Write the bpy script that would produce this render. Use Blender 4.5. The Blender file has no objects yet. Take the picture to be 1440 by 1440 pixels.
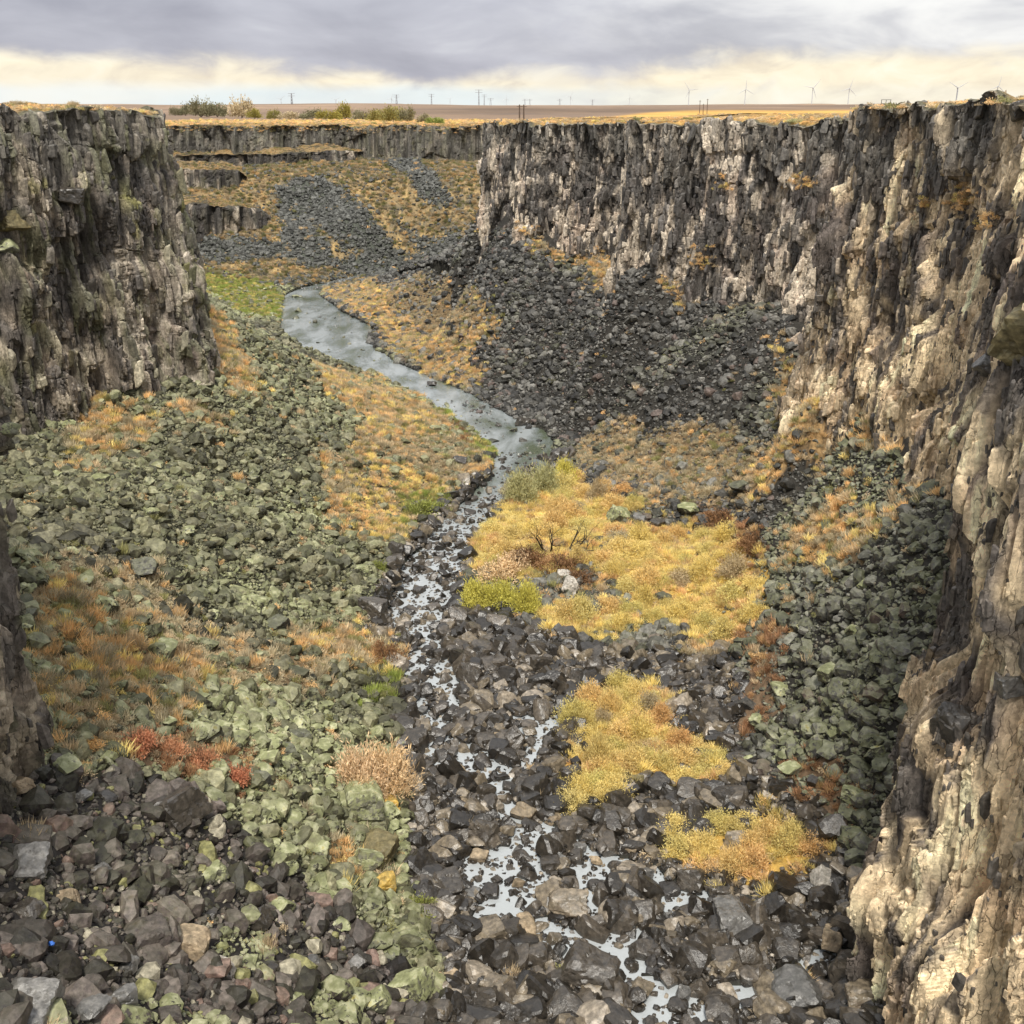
import bpy, math, random
import numpy as np
from mathutils import Vector, Matrix
R = math.radians
rng = np.random.default_rng(7)
random.seed(7)
scene = bpy.context.scene

# ------------------------------------------------------------------ camera, sky, sun, exposure
CAMZ = 60.0
PITCH = R(20.2)
FPX = 1558.0
cd = bpy.data.cameras.new('camera')
cam = bpy.data.objects.new('camera', cd)
scene.collection.objects.link(cam)
cam.location = (0, 0, CAMZ)
cam.rotation_euler = (R(90) - PITCH, 0, 0)
cd.sensor_width = 36.0
cd.sensor_fit = 'HORIZONTAL'
cd.lens = 36.0 * FPX / 1440.0
cd.clip_start = 0.5
cd.clip_end = 40000
scene.camera = cam

SUN_EL, SUN_AZ = 61.0, -178.0        # azimuth measured from +Y towards +X: the light comes from behind the camera
w = bpy.data.worlds.new('World')
scene.world = w
w.use_nodes = True
nt = w.node_tree
nt.nodes.clear()


class NB:
    """small helper to write node graphs"""
    def __init__(self, nt): self.nt = nt
    def n(self, t, **kw):
        o = self.nt.nodes.new(t)
        for k, v in kw.items():
            setattr(o, k, v)
        return o
    def put(self, sock, v):
        if isinstance(v, bpy.types.NodeSocket): self.nt.links.new(v, sock)
        else:
            if isinstance(v, (tuple, list)) and len(v) == 3 and sock.type == 'RGBA': v = (*v, 1)
            sock.default_value = v
    def math(self, op, a, b=0.0, c=None, clamp=False):
        o = self.n('ShaderNodeMath', operation=op, use_clamp=clamp)
        self.put(o.inputs[0], a); self.put(o.inputs[1], b)
        if c is not None: self.put(o.inputs[2], c)
        return o.outputs[0]
    def mix(self, f, a, b, mode='MIX'):
        o = self.n('ShaderNodeMix', data_type='RGBA', blend_type=mode)
        self.put(o.inputs[0], f); self.put(o.inputs[6], a); self.put(o.inputs[7], b)
        return o.outputs[2]
    def ramp(self, f, stops, interp='LINEAR'):
        o = self.n('ShaderNodeValToRGB')
        cr = o.color_ramp; cr.interpolation = interp
        while len(cr.elements) < len(stops): cr.elements.new(0.5)
        for e, (p, c) in zip(cr.elements, stops):
            e.position = p
            e.color = (c, c, c, 1) if isinstance(c, (int, float)) else (*c, 1)
        self.put(o.inputs[0], f)
        return o.outputs[0]
    def noise(self, vec, scale, detail=4, rough=0.55, dist=0.0, out=0):
        o = self.n('ShaderNodeTexNoise')
        if vec is not None: self.put(o.inputs['Vector'], vec)
        self.put(o.inputs['Scale'], scale); self.put(o.inputs['Detail'], detail)
        self.put(o.inputs['Roughness'], rough); self.put(o.inputs['Distortion'], dist)
        return o.outputs[out]
    def comb(self, x, y, z):
        o = self.n('ShaderNodeCombineXYZ')
        for i, v in enumerate((x, y, z)): self.put(o.inputs[i], v)
        return o.outputs[0]
    def mapr(self, v, a, b, c=0.0, d=1.0, smooth=True):
        o = self.n('ShaderNodeMapRange', interpolation_type='SMOOTHSTEP' if smooth else 'LINEAR')
        for i, x in enumerate((v, a, b, c, d)): self.put(o.inputs[i], x)
        return o.outputs[0]


def build_world():
    g = NB(nt)
    tc = g.n('ShaderNodeTexCoord')
    sep = g.n('ShaderNodeSeparateXYZ'); g.put(sep.inputs[0], tc.outputs['Generated'])
    X, Y, Z = sep.outputs
    el = g.math('MULTIPLY', g.math('ARCSINE', Z), 57.2958)            # degrees above the horizon
    az = g.math('MULTIPLY', g.math('ARCTAN2', X, Y), 57.2958)         # degrees to the right of +Y
    sky = g.n('ShaderNodeTexSky', sky_type='NISHITA', sun_disc=False)
    sky.sun_elevation = R(SUN_EL); sky.sun_rotation = R(SUN_AZ)
    sky.air_density = 1.0; sky.dust_density = 2.0; sky.ozone_density = 2.0
    # clouds near the horizon are foreshortened: they are drawn in azimuth / elevation, stretched sideways
    v1 = g.comb(g.math('MULTIPLY', az, 0.09), g.math('MULTIPLY', el, 0.20), 3.1)
    n1 = g.noise(v1, 1.0, 6, 0.55, 0.35)
    v2 = g.comb(g.math('MULTIPLY', az, 0.12), g.math('MULTIPLY', el, 0.36), 9.7)
    n2 = g.noise(v2, 1.0, 5, 0.5, 0.3)
    v3 = g.comb(g.math('MULTIPLY', az, 0.38), g.math('MULTIPLY', el, 0.85), 1.7)
    n3 = g.noise(v3, 1.0, 5, 0.55, 0.5)
    # lower edge of the grey deck, in degrees; wanders with azimuth
    dip = g.mapr(az, 8.0, 26.0, 0.0, -0.1)
    edge = g.math('ADD', 2.35, g.math('MULTIPLY', g.math('SUBTRACT', n1, 0.5), 3.4))
    edge = g.math('ADD', edge, g.math('MULTIPLY', g.math('SUBTRACT', n3, 0.5), 0.9))
    hump = g.math('MULTIPLY', g.mapr(g.math('ABSOLUTE', g.math('ADD', az, 2.0)), 0.0, 20.0, 1.0, 0.0), 1.25)
    edge = g.math('SUBTRACT', edge, hump)
    deck = g.mapr(g.math('SUBTRACT', el, edge), -0.35, 0.6)
    grey = g.ramp(n2, [(0.25, (0.33, 0.33, 0.39)), (0.42, (0.42, 0.42, 0.48)), (0.58, (0.52, 0.52, 0.58)), (0.78, (0.72, 0.73, 0.76))])
    # brighter to the right
    rb = g.math('MULTIPLY', g.mapr(g.math('ADD', az, g.math('MULTIPLY', n3, 10.0)), 3.0, 24.0, 0.0, 1.0), g.mapr(n2, 0.35, 0.6, 0.35, 0.95))
    grey = g.mix(rb, grey, (0.93, 0.92, 0.89))
    cream = g.ramp(n3, [(0.3, (0.80, 0.70, 0.55)), (0.5, (0.96, 0.86, 0.66)), (0.7, (1.0, 0.93, 0.76))])
    # patches of grey inside the cream band towards the right
    pg = g.math('MULTIPLY', g.mapr(n2, 0.47, 0.60), g.mapr(az, -2.0, 10.0, 0.1, 0.75))
    cream = g.mix(pg, cream, (0.60, 0.59, 0.61))
    # pale blue gap just above the horizon, towards the left
    gap = g.math('MULTIPLY', g.mapr(g.math('ADD', el, g.math('MULTIPLY', g.math('SUBTRACT', n1, 0.5), 1.6)), 0.45, 1.05, 1.0, 0.0),
                 g.mapr(az, -4.0, 14.0, 0.7, 0.15))
    low = g.mix(gap, cream, g.ramp(n2, [(0.3, (0.62, 0.78, 0.90)), (0.7, (0.86, 0.90, 0.90))]))
    cl = g.mix(deck, low, grey)
    # the high overcast that lights the gorge: bright, thin veil
    high = g.ramp(g.noise(tc.outputs['Generated'], 2.2, 5, 0.55, 0.4), [(0.3, (0.60, 0.64, 0.72)), (0.5, (0.84, 0.86, 0.90)), (0.72, (1.35, 1.32, 1.25))])
    cl = g.mix(g.mapr(el, 7.0, 22.0), cl, high)
    bg1 = g.n('ShaderNodeBackground'); g.put(bg1.inputs[0], sky.outputs[0]); bg1.inputs[1].default_value = 0.06
    bg2 = g.n('ShaderNodeBackground'); g.put(bg2.inputs[0], cl); bg2.inputs[1].default_value = 0.40
    mx = g.n('ShaderNodeMixShader'); mx.inputs[0].default_value = 0.93
    g.nt.links.new(bg1.outputs[0], mx.inputs[1]); g.nt.links.new(bg2.outputs[0], mx.inputs[2])
    out = g.n('ShaderNodeOutputWorld'); g.nt.links.new(mx.outputs[0], out.inputs[0])


build_world()
sd = bpy.data.lights.new('sun', 'SUN')
sun = bpy.data.objects.new('sun', sd)
scene.collection.objects.link(sun)
sd.energy = 1.5
sd.angle = R(10)
sd.color = (1.0, 0.95, 0.86)
sv = Vector((math.sin(R(SUN_AZ)) * math.cos(R(SUN_EL)), math.cos(R(SUN_AZ)) * math.cos(R(SUN_EL)), math.sin(R(SUN_EL))))
sun.rotation_euler = sv.to_track_quat('Z', 'Y').to_euler()
scene.view_settings.view_transform = 'Standard'
scene.view_settings.look = 'None'
scene.view_settings.exposure = 1.5
scene.view_settings.gamma = 1.0
scene.cycles.max_bounces = 4
scene.cycles.diffuse_bounces = 2
scene.cycles.glossy_bounces = 2
scene.cycles.transmission_bounces = 2
scene.cycles.use_denoising = True

# ------------------------------------------------------------------ numbers: hashing, noise, cells
def _h(ix, iy, iz, seed):
    x = (ix.astype(np.int64) * 374761393 + iy.astype(np.int64) * 668265263 + iz.astype(np.int64) * 2147483647 + seed * 1274126177) & 0xffffffff
    x = ((x ^ (x >> 13)) * 1274126177) & 0xffffffff
    x = ((x ^ (x >> 16)) * 2246822519) & 0xffffffff
    x = x ^ (x >> 15)
    return (x & 0xffffff).astype(np.float32) / float(0xffffff)


def vnoise(x, y, z=0.0, seed=0):
    x = np.asarray(x, float); y = np.asarray(y, float); z = np.zeros_like(x) + z
    ix, iy, iz = np.floor(x), np.floor(y), np.floor(z)
    fx, fy, fz = x - ix, y - iy, z - iz
    fx = fx * fx * (3 - 2 * fx); fy = fy * fy * (3 - 2 * fy); fz = fz * fz * (3 - 2 * fz)
    r = 0
    for a in (0, 1):
        for b in (0, 1):
            for c in ((0, 1) if np.any(fz) else (0,)):
                wgt = (fx if a else 1 - fx) * (fy if b else 1 - fy) * (fz if c else 1 - fz)
                r = r + wgt * _h(ix + a, iy + b, iz + c, seed)
    return r


def fbm(x, y, z=0.0, seed=0, octv=4, rough=0.5):
    s, a, t = 0, 1.0, 0
    for k in range(octv):
        s = s + a * vnoise(x * 2 ** k, y * 2 ** k, z * 2 ** k, seed + 17 * k); t += a; a *= rough
    return s / t - 0.5


def cells(x, y, seed, jit=0.9):
    """Voronoi in the plane: random number of the nearest cell, a second one, offset from its point, distance to the border"""
    ix, iy = np.floor(x), np.floor(y)
    zz = np.zeros_like(ix)
    d1 = np.full(x.shape, 9.0); d2 = np.full(x.shape, 9.0)
    ra = np.zeros(x.shape); rb = np.zeros(x.shape); ox = np.zeros(x.shape); oy = np.zeros(x.shape)
    for a in (-1, 0, 1):
        for b in (-1, 0, 1):
            cx, cy = ix + a, iy + b
            px = cx + 0.5 + jit * (_h(cx, cy, zz, seed) - 0.5)
            py = cy + 0.5 + jit * (_h(cx, cy, zz, seed + 5) - 0.5)
            d = np.hypot(x - px, y - py)
            m = d < d1
            d2 = np.where(m, d1, np.minimum(d2, d))
            d1 = np.where(m, d, d1)
            ra = np.where(m, _h(cx, cy, zz, seed + 11), ra); rb = np.where(m, _h(cx, cy, zz, seed + 23), rb)
            ox = np.where(m, x - px, ox); oy = np.where(m, y - py, oy)
    return ra, rb, ox, oy, d2 - d1


def sstep(v, a, b):
    t = np.clip((v - a) / (b - a), 0, 1)
    return t * t * (3 - 2 * t)


# ------------------------------------------------------------------ where a point of the photograph lies in the gorge
CP, SP = math.cos(PITCH), math.sin(PITCH)


def ray(u, v):
    a = (720.0 - v) / FPX
    return ((u - 720.0) / FPX, CP + SP * a, -SP + CP * a)


def at_z(u, v, z):
    d = ray(u, v); t = (z - CAMZ) / d[2]
    return (d[0] * t, d[1] * t, z)


def at_y(u, v, y):
    d = ray(u, v); t = y / d[1]
    return (d[0] * t, y, CAMZ + d[2] * t)


def project(x, y, z):
    zz = z - CAMZ
    f = y * CP - zz * SP
    up = y * SP + zz * CP
    return 720 + FPX * x / f, 720 - FPX * up / f


# heights of the gorge floor and of the screes, surveyed from the photograph: (u, v, height above the river)
SURVEY = [
    (950, 1440, 0), (700, 1440, .6), (1150, 1440, .5), (690, 1290, 0), (900, 1290, 0), (1080, 1290, .4), (1200, 1345, 1.2), (640, 1150, 0),
    (800, 1180, .2), (1000, 1190, .7), (1130, 1210, 1.6), (600, 1000, 0), (750, 1000, 0), (950, 1000, .5), (1040, 1050, 1.5), (580, 880, 0),
    (700, 880, .4), (850, 930, .4), (1000, 940, .9), (620, 780, 0), (660, 720, 0), (730, 650, 0), (720, 600, 0), (610, 545, 0), (530, 500, 0),
    (455, 460, 0), (430, 425, 0), (480, 397, 0), (560, 385, .5), (650, 570, 0), (570, 520, 0),
    (780, 790, 1.6), (900, 780, 2), (1000, 770, 3), (1060, 850, 3.6), (850, 715, 1.6), (950, 700, 3.4), (760, 690, .8),
    (1120, 980, 6), (1190, 1080, 7), (1190, 1180, 3.5), (1100, 900, 7), (1200, 900, 13), (1300, 900, 18), (1290, 735, 24), (1280, 680, 24),
    (1200, 780, 16), (1100, 780, 8.5), (1080, 700, 8), (1150, 680, 14), (1210, 590, 24), (1130, 577, 22.5), (1100, 640, 14), (1000, 640, 7.5),
    (900, 620, 5), (900, 560, 10.3), (820, 610, 1.2), (840, 660, 1.5), (1000, 560, 14), (900, 500, 16), (800, 560, 2.4), (720, 540, 1.4), (800, 480, 11), (1000, 470, 22),
    (1085, 460, 25), (990, 420, 26), (870, 400, 27), (800, 365, 25.3), (740, 352, 27), (690, 335, 27), (665, 328, 26.5), (750, 400, 20.6), (680, 380, 18), (620, 370, 16),
    (660, 430, 9), (600, 430, 5), (560, 450, 2.5), (640, 500, 3), (540, 400, 4), (575, 374, 9), (500, 400, 1.5), (900, 440, 22.8),
    (500, 372, 3.5), (560, 365, 4), (420, 385, 3), (330, 400, 2.5), (300, 390, 4), (350, 430, 1.6), (385, 450, .8), (270, 365, 8),
    (500, 320, 16), (600, 300, 20), (640, 330, 14), (420, 260, 30), (560, 255, 31), (640, 224, 37), (640, 265, 29), (300, 220, 38), (400, 220, 38), (520, 220, 38),
    (300, 340, 13), (420, 330, 14), (300, 242, 33.5), (300, 268, 28.5), (430, 300, 20),
    (275, 425, 27), (292, 432, 26), (318, 500, 22.5), (340, 455, 19.5), (390, 480, 9), (430, 497, 3), (470, 520, 2.5), (500, 540, 3.4), (560, 565, 3.4), (630, 605, 2), (680, 640, .9),
    (400, 540, 13), (352, 520, 20), (330, 570, 19), (450, 600, 10.5), (550, 620, 5), (350, 620, 15.5), (240, 580, 21), (130, 640, 19.5), (200, 640, 18.5),
    (300, 700, 14.5), (200, 700, 18), (90, 700, 20), (70, 800, 21), (300, 850, 11), (450, 850, 4.6), (450, 750, 6.2), (550, 700, 2.6), (580, 760, .9), (520, 880, 1.2),
    (200, 950, 15.5), (80, 950, 20), (400, 1000, 7), (500, 1000, 3), (555, 1010, .8), (200, 1075, 16), (60, 1085, 19.5), (400, 1150, 8), (500, 1140, 4), (560, 1190, 1.2),
    (200, 1300, 15), (100, 1200, 18), (400, 1300, 8), (560, 1330, 2.2), (0, 1440, 22.5), (250, 1440, 16), (500, 1440, 6), (620, 1360, 1.2),
]
ctrl = [at_z(*p) for p in SURVEY]
ctrl += [(-28, 18, 29), (-12, 22, 18), (0, 28, 6), (12, 28, 4), (26, 24, 8), (30, 60, 9), (40, 76, 15), (60, 100, 26), (66, 150, 27), (62, 200, 27), (40, 250, 29),
         (20, 330, 28), (60, 400, 28), (-60, 60, 24), (-90, 110, 26), (-84, 170, 30), (-120, 230, 32), (-190, 330, 34), (-230, 420, 38), (-200, 500, 40), (-60, 540, 41),
         (60, 520, 40), (120, 460, 40), (10, 440, 10), (20, 400, 8)]
ctrl = np.array(ctrl)
_c = ctrl[:, :2] / 100.0


def _k(d2):
    return 0.5 * d2 * np.log(np.maximum(d2, 1e-12))


_n = len(_c)
_A = np.zeros((_n + 3, _n + 3))
_A[:_n, :_n] = _k(((_c[:, None] - _c[None]) ** 2).sum(-1)) + np.eye(_n) * 2e-4
_A[:_n, _n] = 1; _A[:_n, _n + 1:] = _c
_A[_n, :_n] = 1; _A[_n + 1:, :_n] = _c.T
_w = np.linalg.solve(_A, np.concatenate([ctrl[:, 2], [0, 0, 0]]))


def T0(x, y):
    """smooth height of the gorge floor"""
    x = np.asarray(x, float); y = np.asarray(y, float)
    shp = x.shape; p = np.stack([x.ravel(), y.ravel()], 1) / 100.0
    out = np.empty(len(p))
    for i in range(0, len(p), 20000):
        q = p[i:i + 20000]
        d2 = (q[:, :1] - _c[None, :, 0]) ** 2 + (q[:, 1:] - _c[None, :, 1]) ** 2
        out[i:i + 20000] = _k(d2) @ _w[:_n] + _w[_n] + q @ _w[_n + 1:]
    return np.clip(out, -0.3, 39).reshape(shp)


def hit(u, v):
    """world (x, y) on the gorge floor seen at photo pixel (u, v)"""
    d = ray(u, v)
    ys = np.concatenate([np.arange(20, 120, 0.5), np.arange(120, 560, 1.0)])
    t = ys / d[1]; X = d[0] * t; Z = CAMZ + d[2] * t
    g = T0(X, ys)
    below = np.nonzero(Z < g)[0]
    if len(below) == 0:
        p = at_z(u, v, 5); return p[0], p[1]
    i = max(below[0], 1)
    a = (Z[i - 1] - g[i - 1]) / max((Z[i - 1] - g[i - 1]) - (Z[i] - g[i]), 1e-6)
    yy = ys[i - 1] + a * (ys[i] - ys[i - 1])
    return d[0] * yy / d[1], yy


def region(pts):
    return np.array([hit(u, v) for u, v in pts])


def inside(poly, x, y):
    r = np.zeros(np.shape(x), bool)
    n = len(poly); j = n - 1
    for i in range(n):
        xi, yi = poly[i]; xj, yj = poly[j]
        if yi != yj:
            r ^= ((yi > y) != (yj > y)) & (x < (xj - xi) * (y - yi) / (yj - yi) + xi)
        j = i
    return r


Z_ = {}
def zone(name, *polys): Z_[name] = [region(p) for p in polys]


def inz(name, x, y, wob=0.0):
    x = np.asarray(x, float); y = np.asarray(y, float)
    if wob:
        x, y = x + wob * 4 * fbm(x / 5, y / 5, 0, 31, 3), y + wob * 6 * fbm(x / 5, y / 5, 0, 57, 3)
    m = np.zeros(x.shape, bool)
    for p in Z_[name]: m |= inside(p, x, y)
    return m


zone('river', [(400, 413), (394, 440), (394, 464), (430, 492), (470, 508), (530, 527), (585, 557), (640, 592), (682, 618), (700, 640), (745, 650), (785, 632), (765, 602),
               (712, 585), (662, 556), (620, 535), (560, 510), (518, 483), (524, 456), (482, 436), (452, 416), (458, 403), (520, 392), (580, 384), (640, 378), (600, 372), (500, 385), (430, 400)])
zone('rapids', [(700, 636), (780, 636), (765, 660), (735, 672), (700, 720), (668, 765), (655, 800), (610, 905), (560, 905), (545, 860), (560, 800), (600, 755), (640, 715), (690, 665)])
zone('pool', [(735, 1008), (795, 1002), (775, 1040), (752, 1062), (728, 1050)],
     [(588, 1035), (640, 1040), (700, 1068), (738, 1090), (728, 1130), (700, 1145), (668, 1112), (636, 1092), (590, 1072)],
     [(640, 1190), (700, 1195), (735, 1155), (765, 1150), (775, 1240), (752, 1292), (722, 1302), (655, 1258)],
     [(810, 1195), (862, 1205), (855, 1270), (828, 1292), (800, 1240)],
     [(915, 1238), (992, 1236), (1004, 1280), (940, 1292)],
     [(1115, 1345), (1212, 1308), (1216, 1338), (1150, 1356)],
     [(885, 1422), (955, 1382), (1012, 1405), (1002, 1450), (880, 1450)],
     [(560, 925), (600, 905), (665, 960), (640, 985), (590, 965)], [(560, 860), (610, 860), (600, 905), (560, 902)],
     [(1000, 1395), (1060, 1400), (1040, 1440), (1000, 1440)], [(760, 1300), (900, 1340), (925, 1370), (860, 1380), (780, 1330)])
THREADS = [[(600, 890), (640, 965), (618, 1040), (690, 1085), (702, 1130), (740, 1165), (705, 1230), (690, 1285), (745, 1300), (850, 1372), (950, 1408), (960, 1460)], [(785, 1005), (748, 1060), (715, 1100)], [(835, 1195), (845, 1280), (865, 1350)],
           [(665, 965), (690, 1000), (740, 1020)], [(960, 1240), (930, 1300), (860, 1340)], [(1165, 1335), (1060, 1400), (990, 1410)], [(760, 1160), (830, 1195), (900, 1215), (950, 1260)], [(575, 930), (590, 1000), (610, 1040)]]
THREADS = [(np.array([hit(u, v) for u, v in t]), w) for t, w in zip(THREADS, (1.25, .8, .9, .7, .8, .9, .7, .8))]


def thread(x, y):
    m = np.zeros(np.shape(x), bool)
    xw = x + 2.2 * fbm(x / 3.5, y / 3.5, 0, 611, 3); yw = y + 2.2 * fbm(x / 3.5, y / 3.5, 0, 617, 3)
    near = (y < 150) & (y > 20)
    for P, w in THREADS:
        for p0, p1 in zip(P[:-1], P[1:]):
            ab = p1 - p0; t = np.clip(((xw - p0[0]) * ab[0] + (yw - p0[1]) * ab[1]) / (ab @ ab), 0, 1)
            m |= near & (np.hypot(xw - p0[0] - t * ab[0], yw - p0[1] - t * ab[1]) < w)
    return m


zone('bed', [(700, 640), (805, 640), (770, 680), (705, 720), (660, 800), (650, 860), (760, 880), (800, 905), (1020, 915), (1052, 1000), (1040, 1050), (1100, 1110), (1200, 1190),
             (1216, 1330), (1310, 1450), (600, 1450), (640, 1370), (600, 1280), (570, 1180), (578, 1080), (560, 960), (500, 880), (548, 800), (596, 730), (660, 670)])
zone('front', [(-60, 1085), (60, 1088), (200, 1108), (290, 1130), (345, 1200), (420, 1230), (470, 1290), (560, 1360), (640, 1460), (300, 1600), (-60, 1600)])
zone('thicket', [(655, 815), (665, 770), (700, 705), (760, 672), (800, 672), (860, 690), (935, 735), (1000, 742), (1070, 790), (1082, 850), (1050, 890), (1005, 905), (930, 882), (860, 900),
                 (770, 888), (740, 858), (850, 850), (875, 835), (830, 800), (700, 815)])
zone('bare', [(745, 815), (800, 812), (850, 812), (885, 845), (860, 860), (770, 862), (740, 840)], [(860, 715), (950, 722), (955, 742), (870, 742)])
zone('clump', [(782, 1080), (800, 1010), (860, 965), (935, 975), (945, 1020), (1030, 1060), (1030, 1090), (990, 1105), (900, 1100), (880, 1130), (800, 1140)],
     [(925, 1190), (960, 1155), (1080, 1145), (1160, 1190), (1165, 1215), (1120, 1240), (1000, 1225), (930, 1205)])
zone('gold', [(460, 403), (500, 392), (560, 395), (600, 415), (690, 428), (700, 465), (650, 500), (690, 530), (655, 548), (600, 530), (535, 485), (526, 456), (482, 434), (455, 414)],
     [(430, 505), (530, 530), (600, 572), (690, 625), (697, 655), (640, 672), (590, 715), (560, 775), (505, 760), (450, 700), (470, 640), (520, 600), (450, 545)],
     [(60, 800), (150, 798), (230, 850), (330, 905), (390, 935), (300, 960), (240, 1010), (160, 1065), (45, 1085), (45, 900)],
     [(105, 545), (165, 560), (235, 605), (150, 645), (95, 665)], [(245, 575), (312, 572), (300, 595), (250, 600)],
     [(255, 425), (310, 440), (350, 520), (345, 565), (290, 500)],
     [(925, 385), (1000, 365), (1015, 402), (960, 432)], [(820, 365), (862, 360), (855, 410), (830, 405)], [(735, 345), (840, 358), (835, 372), (740, 360)],
     [(1086, 470), (1112, 555), (1150, 580), (1095, 590), (1088, 520)],
     [(1000, 640), (1100, 610), (1200, 588), (1265, 640), (1255, 665), (1180, 622), (1090, 672), (1010, 680)],
     [(1105, 742), (1180, 702), (1275, 700), (1295, 733), (1200, 772), (1090, 798)],
     [(400, 890), (490, 880), (560, 900), (560, 940), (450, 935)], [(430, 1190), (560, 1180), (560, 1230), (470, 1230)],
     [(940, 900), (1010, 905), (1000, 930), (950, 925)])
zone('rust', [(165, 1030), (250, 1032), (310, 1050), (368, 1085), (345, 1102), (250, 1078), (165, 1065)],
     [(980, 712), (1065, 728), (1085, 772), (1040, 790), (985, 745)],
     [(1035, 890), (1105, 880), (1085, 960), (1115, 985), (1065, 1040), (1025, 1040), (1050, 960)],
     [(1105, 1090), (1160, 1060), (1205, 1095), (1205, 1205), (1150, 1165)], [(620, 590), (650, 585), (690, 620), (650, 625)])
zone('sage', [(825, 610), (960, 600), (1065, 612), (1060, 690), (965, 725), (880, 690), (800, 650)],
     [(55, 790), (230, 800), (240, 860), (330, 900), (470, 930), (430, 990), (330, 960), (200, 870), (50, 830)],
     [(470, 640), (640, 600), (690, 640), (600, 720), (480, 740)], [(530, 395), (620, 395), (680, 430), (640, 480), (560, 440)], [(60, 1000), (150, 960), (250, 990), (200, 1040), (60, 1050)])
zone('green', [(262, 372), (380, 392), (398, 420), (394, 448), (350, 445), (285, 405)], [(615, 580), (650, 578), (697, 628), (690, 650), (640, 600)])
zone('olive', [(560, 690), (625, 690), (640, 720), (570, 740)], [(520, 940), (560, 950), (560, 990), (530, 985)])
zone('farrock', [(388, 262), (450, 250), (500, 265), (590, 330), (650, 330), (570, 385), (500, 384), (420, 372), (262, 372), (262, 335), (400, 342)],
     [(520, 225), (570, 225), (640, 290), (600, 290)])


zone('streak', [(480, 258), (505, 258), (600, 345), (572, 355), (520, 305)], [(555, 268), (585, 270), (640, 335), (615, 335), (580, 300)], [(520, 262), (532, 262), (600, 322), (590, 325)], [(428, 315), (440, 315), (480, 350), (520, 362), (470, 362)], [(300, 372), (420, 365), (420, 378), (300, 385)])


def far_w(y): return sstep(np.asarray(y, float), 385, 410)


def T(x, y):
    """height with the small relief of the rocky ground"""
    x = np.asarray(x, float); y = np.asarray(y, float)
    z = T0(x, y)
    n1 = fbm(x / 6, y / 6, 0, 3, 4); n2 = fbm(x / 1.4, y / 1.4, 0, 9, 3)
    wet = inz('river', x, y, 0.15)
    shal = inz('rapids', x, y, 0.5) | inz('pool', x, y, 0.4) | thread(x, y)
    bed = inz('bed', x, y, 1.0)
    amp = np.where(bed, 0.35, 1.0)
    z = np.maximum(z, 0.28 + 0.12 * n1) + amp * (1.9 * n1 + 0.55 * n2) * np.where(z < 1.2, 0.45, 1.0)
    z = np.where(bed, np.maximum(z, 0.06 + 0.6 * n2), z)
    z = np.where(shal, -0.36 + 0.42 * n2 + 0.45 * n1, z)
    z = np.where(wet, -1.1, z)
    return z


# ------------------------------------------------------------------ making objects
def tag(o, label=None, cat=None, group=None, kind=None):
    if label: o['label'] = label
    if cat: o['category'] = cat
    if group: o['group'] = group
    if kind: o['kind'] = kind
    return o


def link(o, parent=None):
    scene.collection.objects.link(o)
    if parent is not None: o.parent = parent
    return o


def mesh_np(name, V, F, mats, cols=None, attrs=None, smooth=False):
    """V (n,3), F (m,k) arrays -> mesh, with an optional per-vertex colour"""
    me = bpy.data.meshes.new(name)
    V = np.ascontiguousarray(V, np.float32); F = np.ascontiguousarray(F, np.int32)
    me.vertices.add(len(V)); me.vertices.foreach_set('co', V.ravel())
    k = F.shape[1]
    me.loops.add(F.size); me.loops.foreach_set('vertex_index', F.ravel())
    me.polygons.add(len(F)); me.polygons.foreach_set('loop_start', np.arange(0, F.size, k, dtype=np.int32))
    try: me.polygons.foreach_set('loop_total', np.full(len(F), k, np.int32))
    except Exception: pass
    if cols is not None:
        a = me.color_attributes.new('Col', 'FLOAT_COLOR', 'POINT')
        c = np.ones((len(V), 4), np.float32); c[:, :3] = cols
        a.data.foreach_set('color', c.ravel())
    for n_, arr in (attrs or {}).items():
        a = me.attributes.new(n_, 'FLOAT', 'POINT'); a.data.foreach_set('value', np.ascontiguousarray(arr, np.float32))
    me.update(calc_edges=True)
    me.polygons.foreach_set('use_smooth', np.full(len(F), smooth))
    for m in (mats if isinstance(mats, (list, tuple)) else [mats]): me.materials.append(m)
    return me


def grid_faces(nr, nc):
    i = np.arange(nr * nc).reshape(nr, nc)
    return np.stack([i[:-1, :-1].ravel(), i[:-1, 1:].ravel(), i[1:, 1:].ravel(), i[1:, :-1].ravel()], 1)


# ------------------------------------------------------------------ materials
def new_mat(name):
    m = bpy.data.materials.new(name); m.use_nodes = True
    g = NB(m.node_tree); m.node_tree.nodes.clear()
    out = g.n('ShaderNodeOutputMaterial'); b = g.n('ShaderNodeBsdfPrincipled')
    g.nt.links.new(b.outputs[0], out.inputs[0])
    b.inputs['Roughness'].default_value = 0.85
    b.inputs['Specular IOR Level'].default_value = 0.25
    return m, g, b


def bump(g, b, h, strength, dist):
    o = g.n('ShaderNodeBump'); g.put(o.inputs['Height'], h)
    o.inputs['Strength'].default_value = strength; o.inputs['Distance'].default_value = dist
    g.nt.links.new(o.outputs[0], b.inputs['Normal'])


def plain_mat(name, col, rough=0.7, metal=0.0):
    m, g, b = new_mat(name)
    tc = g.n('ShaderNodeTexCoord')
    n = g.noise(tc.outputs['Object'], 3.0, 4)
    c = g.mix(g.mapr(n, 0.3, 0.7), tuple(x * 0.8 for x in col), tuple(min(1, x * 1.15) for x in col))
    g.put(b.inputs['Base Color'], c); b.inputs['Roughness'].default_value = rough; b.inputs['Metallic'].default_value = metal
    return m


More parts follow.
